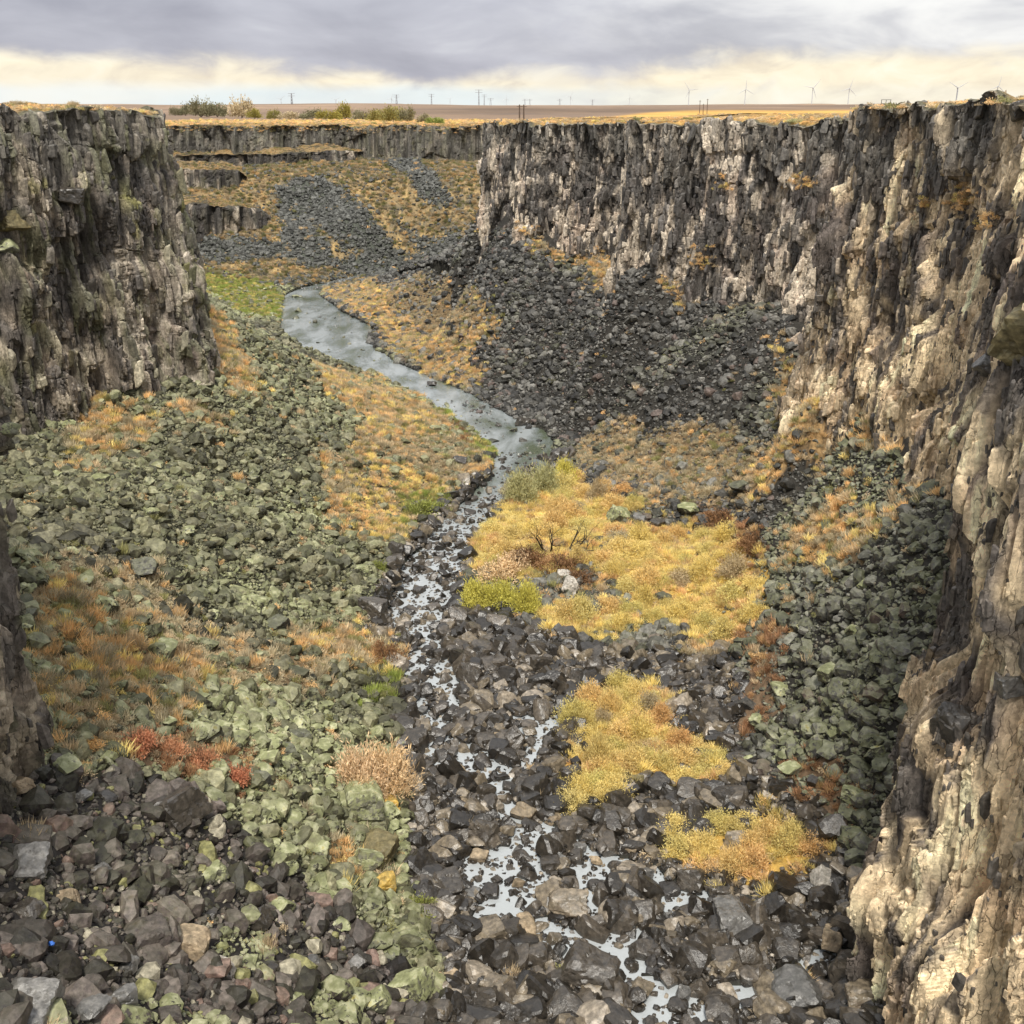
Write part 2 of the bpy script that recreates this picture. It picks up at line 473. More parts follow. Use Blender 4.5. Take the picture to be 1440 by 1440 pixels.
def vcol_mat(name, nscale=1.2, lo=0.62, hi=1.35, bscale=2.5, bdist=0.12, rough=0.88):
    m, g, b = new_mat(name)
    a = g.n('ShaderNodeAttribute', attribute_name='Col')
    geo = g.n('ShaderNodeNewGeometry')
    n = g.noise(geo.outputs['Position'], nscale, 6, 0.62)
    k = g.mapr(n, 0.3, 0.7, lo, hi, smooth=False)
    c = g.mix(1.0, a.outputs['Color'], g.comb(k, k, k), 'MULTIPLY')
    g.put(b.inputs['Base Color'], c); b.inputs['Roughness'].default_value = rough
    bump(g, b, g.noise(geo.outputs['Position'], bscale, 7, 0.65), 0.7, bdist)
    return m


def rock_mat(name, wet=False):
    """colour comes from an attribute of each scattered stone (or of the object), lichen sits on the upward faces"""
    m, g, b = new_mat(name)
    a = g.n('ShaderNodeAttribute', attribute_name='rcol', attribute_type='INSTANCER')
    li = g.n('ShaderNodeAttribute', attribute_name='lichen', attribute_type='INSTANCER')
    return finish_rock(m, g, b, a.outputs['Color'], li.outputs['Fac'], wet)


def finish_rock(m, g, b, col, lichen, wet):
    geo = g.n('ShaderNodeNewGeometry')
    sep = g.n('ShaderNodeSeparateXYZ'); g.put(sep.inputs[0], geo.outputs['Normal'])
    P = geo.outputs['Position']
    n = g.noise(P, 2.3, 6, 0.65)
    c = g.mix(1.0, col, g.ramp(n, [(0.3, 0.42), (0.5, 1.0), (0.68, 1.8)]), 'MULTIPLY')
    ln = g.noise(P, 2.2, 6, 0.72)
    f = g.math('MULTIPLY', g.mapr(g.math('ADD', ln, g.math('MULTIPLY', sep.outputs[2], 0.16)), 0.50, 0.58), lichen, clamp=True)
    lc = g.ramp(g.noise(P, 1.3, 4), [(0.3, (0.15, 0.155, 0.08)), (0.5, (0.27, 0.285, 0.135)), (0.64, (0.50, 0.50, 0.31)), (0.75, (0.40, 0.34, 0.07))])
    c = g.mix(f, c, lc)
    g.put(b.inputs['Base Color'], c)
    if wet:
        b.inputs['Roughness'].default_value = 0.33; b.inputs['Specular IOR Level'].default_value = 0.75
    else:
        b.inputs['Roughness'].default_value = 0.55; b.inputs['Specular IOR Level'].default_value = 0.4
    bump(g, b, g.noise(P, 4.0, 6, 0.65), 0.6, 0.10)
    return m


def obj_rock_mat(name, col, lichen, wet=False):
    m, g, b = new_mat(name)
    oi = g.n('ShaderNodeObjectInfo')
    k = g.mapr(oi.outputs['Random'], 0, 1, 0.7, 1.4, smooth=False)
    c = g.mix(1.0, col, g.comb(k, k, k), 'MULTIPLY')
    return finish_rock(m, g, b, c, lichen, wet)


def foliage_mat(name, src='INSTANCER', col=None, hue=0.06):
    m, g, b = new_mat(name)
    la = g.n('ShaderNodeAttribute', attribute_name='tint')            # per-leaf variation stored on the mesh
    if src == 'INSTANCER':
        a = g.n('ShaderNodeAttribute', attribute_name='rcol', attribute_type='INSTANCER'); c = a.outputs['Color']
    else:
        oi = g.n('ShaderNodeObjectInfo')
        c = g.ramp(oi.outputs['Random'], [(i / max(1, len(col) - 1), q) for i, q in enumerate(col)])
    c = g.mix(1.0, c, g.ramp(la.outputs['Fac'], [(0.0, (0.60, 0.56, 0.50)), (0.5, (1.0, 1.0, 1.0)), (1.0, (1.35, 1.30, 1.2))]), 'MULTIPLY')
    out = [n for n in g.nt.nodes if n.type == 'OUTPUT_MATERIAL'][0]
    d = g.n('ShaderNodeBsdfDiffuse'); t = g.n('ShaderNodeBsdfTranslucent'); mx = g.n('ShaderNodeMixShader')
    g.put(d.inputs[0], c); g.put(t.inputs[0], c); mx.inputs[0].default_value = 0.3
    g.nt.links.new(d.outputs[0], mx.inputs[1]); g.nt.links.new(t.outputs[0], mx.inputs[2]); g.nt.links.new(mx.outputs[0], out.inputs[0])
    g.nt.nodes.remove(b)
    return m


def cliff_mat(name):
    m, g, b = new_mat(name)
    a = g.n('ShaderNodeAttribute', attribute_name='Col'); geo = g.n('ShaderNodeNewGeometry'); P = geo.outputs['Position']
    n = g.noise(P, 2.0, 7, 0.68)
    k = g.mapr(n, 0.3, 0.7, .55, 1.45, smooth=False)
    mp = g.n('ShaderNodeMapping'); mp.inputs['Scale'].default_value = (1.7, 1.7, .30)
    wv = g.n('ShaderNodeVectorMath', operation='ADD'); g.put(wv.inputs[0], P); wn = g.n('ShaderNodeVectorMath', operation='SCALE'); g.put(wn.inputs[0], g.noise(P, .9, 3, out=1)); wn.inputs['Scale'].default_value = .9; g.put(wv.inputs[1], wn.outputs[0])
    g.put(mp.inputs[0], wv.outputs[0])
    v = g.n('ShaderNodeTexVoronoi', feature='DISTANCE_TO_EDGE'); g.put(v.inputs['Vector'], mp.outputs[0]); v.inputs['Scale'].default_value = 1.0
    v2 = g.n('ShaderNodeTexVoronoi', feature='F1'); g.put(v2.inputs['Vector'], mp.outputs[0]); v2.inputs['Scale'].default_value = 2.3
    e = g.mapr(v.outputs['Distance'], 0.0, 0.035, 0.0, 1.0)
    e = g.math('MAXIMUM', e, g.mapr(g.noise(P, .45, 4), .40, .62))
    sp = g.n('ShaderNodeSeparateColor'); g.put(sp.inputs[0], v2.outputs['Color'])
    k = g.math('MULTIPLY', k, g.mapr(sp.outputs[0], 0, 1, .72, 1.28, smooth=False))
    k = g.math('MULTIPLY', k, g.mapr(e, 0, 1, .5, 1.0))  # cracks darkened: dirt, plus crevice shade put into the colour
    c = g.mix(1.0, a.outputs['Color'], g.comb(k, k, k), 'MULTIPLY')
    g.put(b.inputs['Base Color'], c)
    mp3 = g.n('ShaderNodeMapping'); mp3.inputs['Scale'].default_value = (1, 1, .6); g.put(mp3.inputs[0], P)
    v3 = g.n('ShaderNodeTexVoronoi', feature='F1', distance='CHEBYCHEV'); g.put(v3.inputs['Vector'], mp3.outputs[0]); v3.inputs['Scale'].default_value = 5.5
    s3 = g.n('ShaderNodeSeparateColor'); g.put(s3.inputs[0], v3.outputs['Color'])
    hgt = g.math('ADD', g.math('MULTIPLY', e, .45), g.math('ADD', g.math('MULTIPLY', sp.outputs[1], .8), g.math('ADD', g.math('MULTIPLY', s3.outputs[0], .35), g.math('MULTIPLY', g.noise(P, 6, 5, .7), .3))))
    bump(g, b, hgt, 0.85, 0.30)
    return m


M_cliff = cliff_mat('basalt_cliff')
M_ground = vcol_mat('stony_soil', 1.5, 0.5, 1.5, 3.0, 0.15)
M_plain = vcol_mat('dry_grassland', 0.05, 0.8, 1.2, 0.8, 0.3)
M_rock = rock_mat('scattered_basalt')
M_wet = rock_mat('river_basalt', True)
M_tuft = foliage_mat('dry_brush')
M_bark = plain_mat('bark', (0.07, 0.05, 0.035), 0.9)

# ------------------------------------------------------------------ gorge floor
def ground_colour(x, y, z):
    n = fbm(x / 9, y / 9, 0, 71, 4); m = fbm(x / 2.2, y / 2.2, 0, 72, 3)
    c = np.zeros(x.shape + (3,))
    left = (x < np.interp(y, [20, 60, 100, 160, 210, 280, 330], [4, -3, -8, -10, -8, -36, -60]))
    c[:] = (0.034, 0.031, 0.026)
    c[left] = (0.042, 0.041, 0.026)
    def put(mask, col, k=1.0): c[mask] = c[mask] * (1 - k) + np.array(col) * k
    fw = (far_w(y) > 0.5)
    put(fw, (0.24, 0.175, 0.09)); put(fw & (n > 0.05), (0.15, 0.125, 0.08)); put(fw & (m > 0.12), (0.36, 0.25, 0.11))
    put(inz('farrock', x, y, 1.2) & fw & ~inz('streak', x, y, .8), (0.07, 0.075, 0.06))
    put(inz('bed', x, y, 1.0), (0.03, 0.028, 0.024)); 
    put(inz('front', x, y, 0.4), (0.028, 0.025, 0.023))
    g = inz('gold', x, y, 1.5)
    put(g, (0.34, 0.22, 0.10)); put(g & (m > 0.1), (0.17, 0.115, 0.06)); put(g & (m < -0.12), (0.48, 0.31, 0.13))
    s = inz('sage', x, y, 1.0); put(s, (0.17, 0.12, 0.065))
    put(inz('rust', x, y, 1.5), (0.15, 0.10, 0.06))
    t = inz('thicket', x, y, .9) | inz('clump', x, y, .9); put(t, (0.42, 0.27, 0.07))
    put(inz('green', x, y, 0.4), (0.22, 0.24, 0.07)); put(inz('olive', x, y, 0.4), (0.2, 0.23, 0.06))
    put(inz('bare', x, y, 0.2), (0.17, 0.13, 0.09))
    put(z < 0.12, (0.05, 0.055, 0.04))
    return c


nr, nc = 760, 820
yy = 16 * (540 / 16) ** np.linspace(0, 1, nr)
kk = np.linspace(-0.72, 0.62, nc)
GY, GK = np.meshgrid(yy, kk, indexing='ij'); GX = GY * GK
GZ = T(GX, GY)
gcol = ground_colour(GX, GY, GZ)
me = mesh_np('gorge_floor', np.stack([GX.ravel(), GY.ravel(), GZ.ravel()], 1), grid_faces(nr, nc), M_ground, gcol.reshape(-1, 3))
tag(link(bpy.data.objects.new('gorge_ground', me)), 'stony floor and scree slopes of the river gorge', kind='structure')

# ------------------------------------------------------------------ river
def water_mat():
    m, g, b = new_mat('river_water')
    geo = g.n('ShaderNodeNewGeometry'); P = geo.outputs['Position']
    mp = g.n('ShaderNodeMapping'); g.put(mp.inputs[0], P); mp.inputs['Scale'].default_value = (0.9, 0.35, 1); mp.inputs['Rotation'].default_value = (0, 0, 0.5)
    n = g.noise(mp.outputs[0], 0.16, 5, 0.6, 0.4)
    foam = g.mapr(g.noise(mp.outputs[0], 0.55, 6, 0.7, 1.0), 0.64, 0.72)
    c = g.ramp(n, [(0.36, (0.09, 0.11, 0.07)), (0.48, (0.18, 0.205, 0.20)), (0.6, (0.34, 0.37, 0.38))])
    spp = g.n('ShaderNodeSeparateXYZ'); g.put(spp.inputs[0], P)
    c = g.mix(g.mapr(spp.outputs[1], 190, 120), c, (0.60, 0.64, 0.66))  # near pools paler: the sky's reflection is painted into the base colour
    c = g.mix(g.math('MULTIPLY', foam, 0.75), c, (0.75, 0.78, 0.8))
    g.put(b.inputs['Base Color'], c)
    b.inputs['Roughness'].default_value = 0.10; b.inputs['Specular IOR Level'].default_value = 1.0; b.inputs['IOR'].default_value = 1.5
    out = [q for q in g.nt.nodes if q.type == 'OUTPUT_MATERIAL'][0]
    tr = g.n('ShaderNodeBsdfTransparent'); tr.inputs[0].default_value = (.80, .88, .86, 1); mx = g.n('ShaderNodeMixShader')
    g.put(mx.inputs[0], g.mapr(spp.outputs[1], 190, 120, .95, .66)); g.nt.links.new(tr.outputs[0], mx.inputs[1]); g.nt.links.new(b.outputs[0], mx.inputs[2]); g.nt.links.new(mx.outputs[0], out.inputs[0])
    bump(g, b, g.noise(P, 2.2, 5, 0.65, 0.3), 0.6, 0.10)
    return m


ry = np.linspace(30, 470, 300); rk = np.linspace(-1, 1, 60)
cx = np.interp(ry, [30, 60, 100, 160, 200, 240, 280, 320, 360, 400, 470], [6, 4, 0, -2, 2, -12, -32, -52, -66, -60, -10])
hw = np.interp(ry, [30, 60, 100, 160, 200, 280, 320, 400, 470], [26, 24, 24, 18, 18, 18, 22, 40, 50])
WX = cx[:, None] + rk[None] * hw[:, None]; WY = np.repeat(ry[:, None], 60, 1)
me = mesh_np('river', np.stack([WX.ravel(), WY.ravel(), np.zeros(WX.size)], 1), grid_faces(300, 60), water_mat(), smooth=True)
tag(link(bpy.data.objects.new('river_water', me)), 'shallow grey green river winding down the gorge', kind='structure')

# ------------------------------------------------------------------ canyon walls
# stations: foot x, y, z ; top x, y, z ; pale (share of fresh pale rock), lichen
RIGHT = [((34, 22, 2), (32, 20, 61.2), 1, 0), ((28, 42, 1.5), (27.5, 42, 61.2), 1, 0), ((25.8, 56, 1), (26.5, 57, 61.0), 1, 0), ((26.6, 64, 2), (27.6, 64.5, 60.9), 1, 0),
         ((34.5, 75, 9), (36, 75, 60.7), .3, 0), ((39, 88, 20), (41, 88, 60.6), .3, 0), ((39.5, 98, 23), (43, 99, 60.5), .6, 0), ((42.2, 113, 23), (44.8, 112.5, 60.3), .85, 0), ((42.8, 130, 23), (44, 128, 60.0), .75, 0),
         ((39, 145.5, 21.5), (40.6, 142.5, 59.5), .65, 0), ((40, 157, 22), (45, 152, 58.6), .5, 0), ((47, 175, 24), (51, 172, 57.6), .5, 0), ((46, 193, 24), (49, 190, 57.4), .5, 0),
         ((36, 208, 25), (38, 207, 57.1), .5, 0), ((20.5, 223, 26), (22.5, 222.5, 56.8), .5, 0), ((22, 240, 26), (25, 240, 56.3), .4, 0), ((22.5, 266, 26), (25, 266, 55.9), .4, 0),
         ((10, 272, 26), (11.5, 271, 55.7), .55, 0), ((2.5, 277, 26), (4, 276, 55.8), .5, 0), ((-9.5, 312, 26), (-8, 311, 55.0), .45, 0), ((-6, 332, 25), (-4, 331, 54.8), .2, 0), ((30, 350, 26), (32, 348, 54.2), .2, 0), ((80, 372, 26), (82, 370, 53.8), .2, 0)]
LEFT = [((-29, 22, 24), (-27, 20, 60.2), .3, .6), ((-31, 42, 20), (-28, 42, 60.2), .9, .35), ((-34.6, 60, 17), (-29.6, 60, 60.1), .95, .35), ((-37, 66, 18), (-34, 66, 60.1), .8, .35), ((-55, 85, 19), (-55, 84, 60.2), .3, .6),
        ((-67, 118, 18), (-67, 118, 59.8), .4, .5), ((-58, 137.5, 17.5), (-59, 137, 59.6), .45, .5), ((-53, 146, 19), (-54.5, 145, 59.4), .45, .5), ((-46.2, 159, 17), (-47.6, 160.5, 59.0), .34, .6),
        ((-50, 172, 21), (-52, 172, 58.9), .2, .7), ((-58, 195, 26), (-60, 195, 58.5), .2, .7), ((-75, 215, 28), (-78, 215, 58), .2, .6), ((-110, 260, 28), (-112, 260, 56.8), .2, .5),
        ((-150, 330, 30), (-152, 330, 55), .2, .5), ((-196, 410, 33), (-198, 410, 53), .2, .4), ((-200, 470, 38), (-204, 474, 52), .2, .4)]
FAR = [((-206, 460, 38), (-208, 464, 52), .15, .2), ((-175, 486, 34.5), (-175, 490, 51.6), .2, .2), ((-143, 490, 34.5), (-143, 497, 51.3), .25, .2), ((-100, 494, 34.5), (-100, 500, 51.3), .1, .2), ((-60, 498, 34.5), (-60, 504, 51.3), .1, .25),
       ((-13, 496, 34.5), (-13, 500, 51.3), .1, .2), ((40, 488, 34.5), (40, 493, 51.3), .1, .2), ((90, 470, 34), (92, 474, 52), .1, .2)]


def resample(st, dens, smooth=3):
    F = np.array([s[0] for s in st], float); P = np.array([s[1] for s in st], float)
    q = np.array([[s[2], s[3]] for s in st], float)
    L = np.concatenate([[0], np.cumsum(np.hypot(*(np.diff(F[:, :2], axis=0).T)))])
    s = [0.0]
    while s[-1] < L[-1]:
        xx = np.interp(s[-1], L, F[:, 0]); y_ = np.interp(s[-1], L, F[:, 1])
        s.append(s[-1] + dens(math.hypot(xx, y_)))
    s = np.array(s[:-1])
    def smo(a):
        fine = np.arange(0, L[-1] + .5, .5)
        v = np.stack([np.interp(fine, L, a[:, i]) for i in range(a.shape[1])], 1)
        k = smooth
        pad = np.pad(v, ((k, k), (0, 0)), mode='edge')
        v = np.stack([np.convolve(pad[:, i], np.ones(2 * k + 1) / (2 * k + 1), 'valid') for i in range(a.shape[1])], 1)
        return np.stack([np.interp(s, fine, v[:, i]) for i in range(a.shape[1])], 1)
    return s, smo(F), smo(P), smo(q)


def plateau_z(x, y):
    """height of the plateau above the gorge"""
    d = np.hypot(x, y)
    z = np.interp(d, [0, 60, 110, 150, 210, 320, 500, 700, 1000], [61, 60.9, 60.6, 59.9, 57.9, 55.6, 52.6, 51.2, 50.4])
    return z


def wall(name, label, st, side, dens, rows, seed, scale=1.0, plateau=True, bench=0, dark_top=6.0, layer=()):
    """side = +1 when the gorge lies to the left of the walking direction of the stations (right-hand wall)"""
    s, F, P, q = resample(st, dens)
    ns = len(s)
    tx = np.gradient(F[:, 0]); ty = np.gradient(F[:, 1])
    k = 9
    tx = np.convolve(np.pad(tx, (k, k), mode='edge'), np.ones(2 * k + 1), 'valid'); ty = np.convolve(np.pad(ty, (k, k), mode='edge'), np.ones(2 * k + 1), 'valid')
    ln = np.hypot(tx, ty) + 1e-9
    nx, ny = -ty / ln * side, tx / ln * side                     # points into the gorge
    t = np.linspace(0, 1, rows)
    z0 = F[:, 2] - 9.0
    S = np.repeat(s[:, None], rows, 1)
    top_n = fbm(S[:, 0] / (6 * scale), 0 * S[:, 0], 0, seed + 1, 4) * 2.0 + fbm(S[:, 0] / 1.6, 0 * S[:, 0], 0, seed + 2, 2) * 0.9 + (cells(S[:, 0] / 2.4, S[:, 0] * 0 + .5, seed + 6)[0] - .5) * 0.7
    zt = P[:, 2] + top_n * (1.0 if plateau else 0.6)
    Zc = z0[:, None] + (zt - z0)[:, None] * t[None]
    X = F[:, 0][:, None] + (P[:, 0] - F[:, 0])[:, None] * t[None]
    Y = F[:, 1][:, None] + (P[:, 1] - F[:, 1])[:, None] * t[None]
    # warp so that the joints do not run ruler-straight
    Sw = S + 0.9 * fbm(S / 9, Zc / 16, 0, seed + 3, 2) * scale
    Zw = Zc + 0.9 * fbm(S / 8, Zc / 9, 0, seed + 4, 2) * scale + 0.5 * fbm(S / 2.5, Zc / 12, 0, seed + 44, 2) * scale
    big = fbm(S / (22 * scale), Zc / (40 * scale), 0, seed + 5, 3) * 2.6 * scale + fbm(S / (6 * scale), Zc / (14 * scale), 0, seed + 61, 3) * 0.7 * scale - BIAS.get(name, 0.0)
    a0, b0, ox0, oy0, e0 = cells(S / (7.5 * scale), Zc / (17 * scale), seed + 6)
    a1, b1, ox1, oy1, e1 = cells(Sw / (2.9 * scale), Zw / ((6.0 if name == 'left' else 8.0) * scale), seed + 7)
    a2, b2, ox2, oy2, e2 = cells(Sw / (0.95 * scale), Zw / (13 * scale), seed + 8, .8)          # the columns
    hs = ((1.1 + 2.4 * a2) if name == 'left' else (1.6 + 4.2 * a2)) * scale
    sg = Zw / hs + 9 * b2; sf = sg - np.floor(sg)                                              # cross joints of each column
    sr = _h(np.floor(a2 * 9999), np.floor(sg), np.zeros_like(sg), seed + 70); sr2 = _h(np.floor(a2 * 9999), np.floor(sg), np.zeros_like(sg), seed + 71)
    # how broken the face is: rubbly seams between smoother columns
    rub = sstep(fbm(S / (4 * scale), Zc / (4 * scale), 0, seed + 12, 4), -0.02, 0.14)
    d = big + scale * ((a0 - .5) * 2.2 + (b0 - .5) * ox0 * 2.6 - (a0 - .2) * oy0 * .6 + (a1 - .5) * 1.8 + (b1 - .5) * ox1 * 2.6 - (a1 - .3) * oy1 * 0.5 + (a2 - .5) * 0.95 + (b2 - .5) * ox2 * 1.9 - .5 * np.abs(ox2)
                       + (sr - .5) * 0.60 * (.45 + rub) + (sr2 - .45) * (sf - .5) * .5)
    d -= scale * (0.45 * (1 - sstep(e2, 0.0, 0.10)) + 0.5 * (1 - sstep(e1, 0, .05)) + .13 * np.exp(-(np.minimum(sf, 1 - sf) * hs / .10) ** 2))
    # lava flows: ledges where one sits on the other
    for zl, dep in layer:
        zz = zl + 11.0 * fbm(S[:, :1] / 22, 0 * S[:, :1], 0, seed + int(zl), 4)
        dep = dep * sstep(fbm(S / 12, Zc / 30, 0, seed + 3 + int(zl), 3), -.12, .12)
        d += dep * (1 - sstep(Zc - zz, -0.3, 0.3)) - 0.9 * dep * np.exp(-((Zc - zz + 0.9) / 0.8) ** 2)
    h = np.clip((zt[:, None] - Zc), 0, None)
    d *= np.clip(0.35 + h / 1.5, 0, 1)
    dp = np.pad(d, ((1, 1), (1, 1)), mode='edge')
    d = (dp[:-2] + 6 * dp[1:-1] + dp[2:])[:, 1:-1] / 8
    steep = np.clip(np.abs(np.gradient(d, axis=0)) / np.maximum(np.gradient(s), .05)[:, None] / 3.0 - .15, 0, 1)
    steep = np.maximum(steep, np.maximum(np.roll(steep, 1, 0), np.roll(steep, -1, 0)))
    def calm(a, k=5):
        """on the flanks of a column the fine detail would smear: quieten it there"""
        p_ = np.pad(a, ((0, 0), (k, k)) + ((0, 0),) * (a.ndim - 2), mode='edge'); cs = np.cumsum(np.concatenate([np.zeros_like(p_[:, :1]), p_], 1), 1)
        b_ = (cs[:, 2 * k + 1:] - cs[:, :-2 * k - 1]) / (2 * k + 1)
        w_ = steep if a.ndim == 2 else steep[..., None]
        return a * (1 - w_) + b_ * w_
    d = calm(d, 5)
    Sq = Sw + 0.5 * d
    a3, b3, ox3, oy3, e3 = cells(Sq / (0.50 * scale), Zw / (2.8 * scale), seed + 9)
    a4, b4, ox4, oy4, e4 = cells((Sq + .3 * Zw) / (0.36 * scale), Zw / (0.5 * scale), seed + 10)
    fine = scale * (((a3 - .5) * 0.60 + (b3 - .5) * ox3 * 1.0) * (0.5 + 0.6 * rub) + (a4 - .5) * 0.22 * rub - 0.20 * (1 - sstep(e3, 0, .12)) * (0.4 + rub)) * np.clip(0.35 + h / 1.5, 0, 1)
    d = d + calm(fine) * (1 - .85 * steep)
    f = 1 - (Zc - z0[:, None]) / np.maximum((zt - z0)[:, None], 1e-3)
    d += (.3 if plateau else 1.0) * scale * np.clip(1 - (Zc - F[:, 2][:, None]) / 6, 0, 1) ** 2 * 0.5
    if name_extra := EXTRA.get(name): d = name_extra(d, X, Y, Zc)
    X = X + nx[:, None] * d; Y = Y + ny[:, None] * d
    # colour
    pale = q[:, 0][:, None]; lich = q[:, 1][:, None]
    n1 = fbm(S / 9, Zc / 14, 0, seed + 13, 4); n2 = fbm(Sq / 1.3, Zc / 4.5, 0, seed + 14, 4); n3 = fbm(X / 3, Zc / 3, Y / 3, seed + 15, 4)
    low = sstep((zt[:, None] - Zc) / np.maximum((zt - z0)[:, None], 1), 0.12, 0.62)
    pp = pale * (0.34 + 0.48 * low) + 1.5 * n1 + 1.1 * n2 + 0.5 * (b2 - .5) + .85 * (sr2 - .5) + .7 * (b1 - .5) + .4 * (b3 - .5) - 0.28 * rub + (.38 if name == 'right' else .18)
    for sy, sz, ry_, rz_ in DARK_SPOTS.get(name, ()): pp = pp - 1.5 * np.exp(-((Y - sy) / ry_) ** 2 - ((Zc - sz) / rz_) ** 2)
    nearw = 1 - sstep(np.hypot(X, Y), 75, 120)
    clus = sstep(fbm(S / 2.4, Zc / 4.5, 0, seed + 88, 4), .03, .10)
    pp = pp - clus * (.22 + .55 * nearw)
    pv = sstep(pp, 0.22, 0.82)[..., None]
    tone = (0.62 + 0.34 * b3 + 0.28 * a2 + .30 * sr)[..., None]
    dark = np.array([0.118, 0.103, 0.090]); mid = np.array([0.29, 0.235, 0.18]); crm = np.array([0.76, 0.60, 0.39]) if name != 'left' else np.array([0.44, 0.375, 0.285])
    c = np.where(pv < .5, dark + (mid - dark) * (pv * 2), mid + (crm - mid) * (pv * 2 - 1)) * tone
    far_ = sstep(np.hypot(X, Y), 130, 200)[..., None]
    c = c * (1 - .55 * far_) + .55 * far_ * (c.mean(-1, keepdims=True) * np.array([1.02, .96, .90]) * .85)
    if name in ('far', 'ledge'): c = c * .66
    pinkish = sstep(n3, .02, .2)[..., None] * .35
    c = c * (1 - pinkish) + pinkish * c * np.array([1.05, .88, .86])
    dt = sstep(n2 + 0.6 * (b2 - .5), 0.18, .34)[..., None] * .7
    c = c * (1 - dt) + dt * c * np.array([.42, .40, .39])
    # desert varnish on the top band, lichen
    if dark_top:
        dk = (1 - sstep(zt[:, None] - Zc + 9 * n1 + 5 * (b1 - .5), dark_top * .5, dark_top * 1.6))[..., None] * 0.5
        c = c * (1 - dk) + dk * np.array([0.14, 0.13, 0.11]) * tone * (1.0 + .9 * (a3[..., None] - .3))
    lv = (sstep(n3 + 0.35 * (a3 - .5) + 0.4 * (a2 - .5), 0.05, 0.16) * lich)[..., None]
    c = c * (1 - lv) + lv * (np.array([0.16, 0.165, 0.085]) + (b3[..., None] - .5) * .10)
    yl = (sstep(fbm(S / 3, Zc / 3, 0, seed + 19, 4), 0.20, 0.28) * lich)[..., None] * .8
    c = c * (1 - yl) + yl * np.array([0.36, 0.33, 0.10])
    crack = (sstep(e2, 0.0, 0.07) * 0.5 + 0.5)[..., None]
    c = calm(np.clip(c * (0.9 + 0.1 * crack), 0.012, 0.9), 7)
    V = [np.stack([X, Y, Zc], -1)]; C = [c]
    if plateau:
        offs = np.array([0.25, 0.6, 1.1, 1.8, 2.6, 3.6, 5, 7, 9.5, 13, 17, 22, 28, 34, 42])
        no = len(offs)
        px = X[:, -1][:, None] - nx[:, None] * offs[None]; py = Y[:, -1][:, None] - ny[:, None] * offs[None]
        bz = plateau_z(px, py) + (P[:, 2] - plateau_z(P[:, 0], P[:, 1]))[:, None] * np.exp(-offs / 12)[None]
        rise = EXTRA_RISE.get(name, 0) * sstep(offs, 2, 20)[None]
        zn = 0.5 * fbm(px / 5, py / 5, 0, seed + 20, 3)
        kf = sstep(offs, 0.1, 3.0)[None]
        pz = (zt[:, None] + 0.1) * (1 - kf) + (bz + rise + zn) * kf
        pz -= sstep(offs, 28, 42)[None] * 2.0
        V.append(np.stack([px, py, pz], -1))
        gm = fbm(px / 3, py / 3, 0, 5, 4)[..., None]
        gc = np.where(gm > 0, np.array([0.44, 0.27, 0.085]), np.array([0.34, 0.22, 0.09])) * (1 + gm)
        kk2 = sstep(offs + 1.5 * gm[..., 0], 0.6, 1.8)[..., None]
        gc = gc * kk2 + np.array([0.14, 0.13, 0.085]) * (1 - kk2)
        C.append(gc)
    if bench:
        offs = np.linspace(.5, bench, 14)
        px = X[:, -1][:, None] - nx[:, None] * offs[None]; py = Y[:, -1][:, None] - ny[:, None] * offs[None]
        pz = zt[:, None] + .15 * offs[None] + .5 * fbm(px / 3, py / 3, 0, seed + 20, 3)
        V.append(np.stack([px, py, pz], -1)); gm = fbm(px / 4, py / 4, 0, 5, 4)[..., None]
        C.append(np.where(gm > -.02, np.array([0.26, 0.18, 0.085]), np.array([0.12, 0.10, 0.06])) * (1 + gm)); BENCH.append(V[-1])
    V = np.concatenate(V, 1); C = np.concatenate(C, 1)
    a, b_ = V.shape[:2]
    fc = grid_faces(a, b_)
    if side > 0: fc = fc[:, ::-1]
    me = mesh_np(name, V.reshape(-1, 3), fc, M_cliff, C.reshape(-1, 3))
    o = link(bpy.data.objects.new('canyon_wall', me))
    tag(o, label, kind='structure')
    return dict(V=V, s=s, F=F, P=P, n=(nx, ny), zt=zt, C=C, rub=rub, rows=rows)


def near_bulge(d, X, Y, Z):
    """the lower buttress of the near right wall stands out into the gorge"""
    near = 1 - sstep(np.hypot(X - 25.5, Y - 64), 5, 11)
    return d + near * 2.9 * (1 - sstep(Z, 23, 27.5)) * sstep(Z, 5, 11) - near * 0.5


BENCH = []
EXTRA = {'right': near_bulge}
BIAS = {'right': 1.3, 'left': 0.2}
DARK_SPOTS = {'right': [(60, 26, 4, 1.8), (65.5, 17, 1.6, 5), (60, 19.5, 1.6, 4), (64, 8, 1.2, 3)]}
EXTRA_RISE = {'left': 1.0, 'right': 0.9}
dn = lambda k, lo, hi: (lambda d: min(hi, max(lo, d * k)))
W_R = wall('right', 'dark and cream basalt cliff on the right side of the gorge', RIGHT, +1, dn(.00125, .08, .6), 360, 100, 1.0, layer=((47, 1.0), (33, 0.9), (20, .8)))
W_L = wall('left', 'lichen covered basalt cliff on the left side of the gorge', LEFT, -1, dn(.0014, .09, 1.6), 300, 200, 1.15, layer=((54, .7), (43, 1.2), (31, 1.0)))
W_F = wall('far', 'low dark basalt rim across the far bend of the gorge', FAR, -1, dn(.0011, .3, .6), 70, 300, 2.1, dark_top=16)


BENCH_NOTE = 'benches get brush of their own'


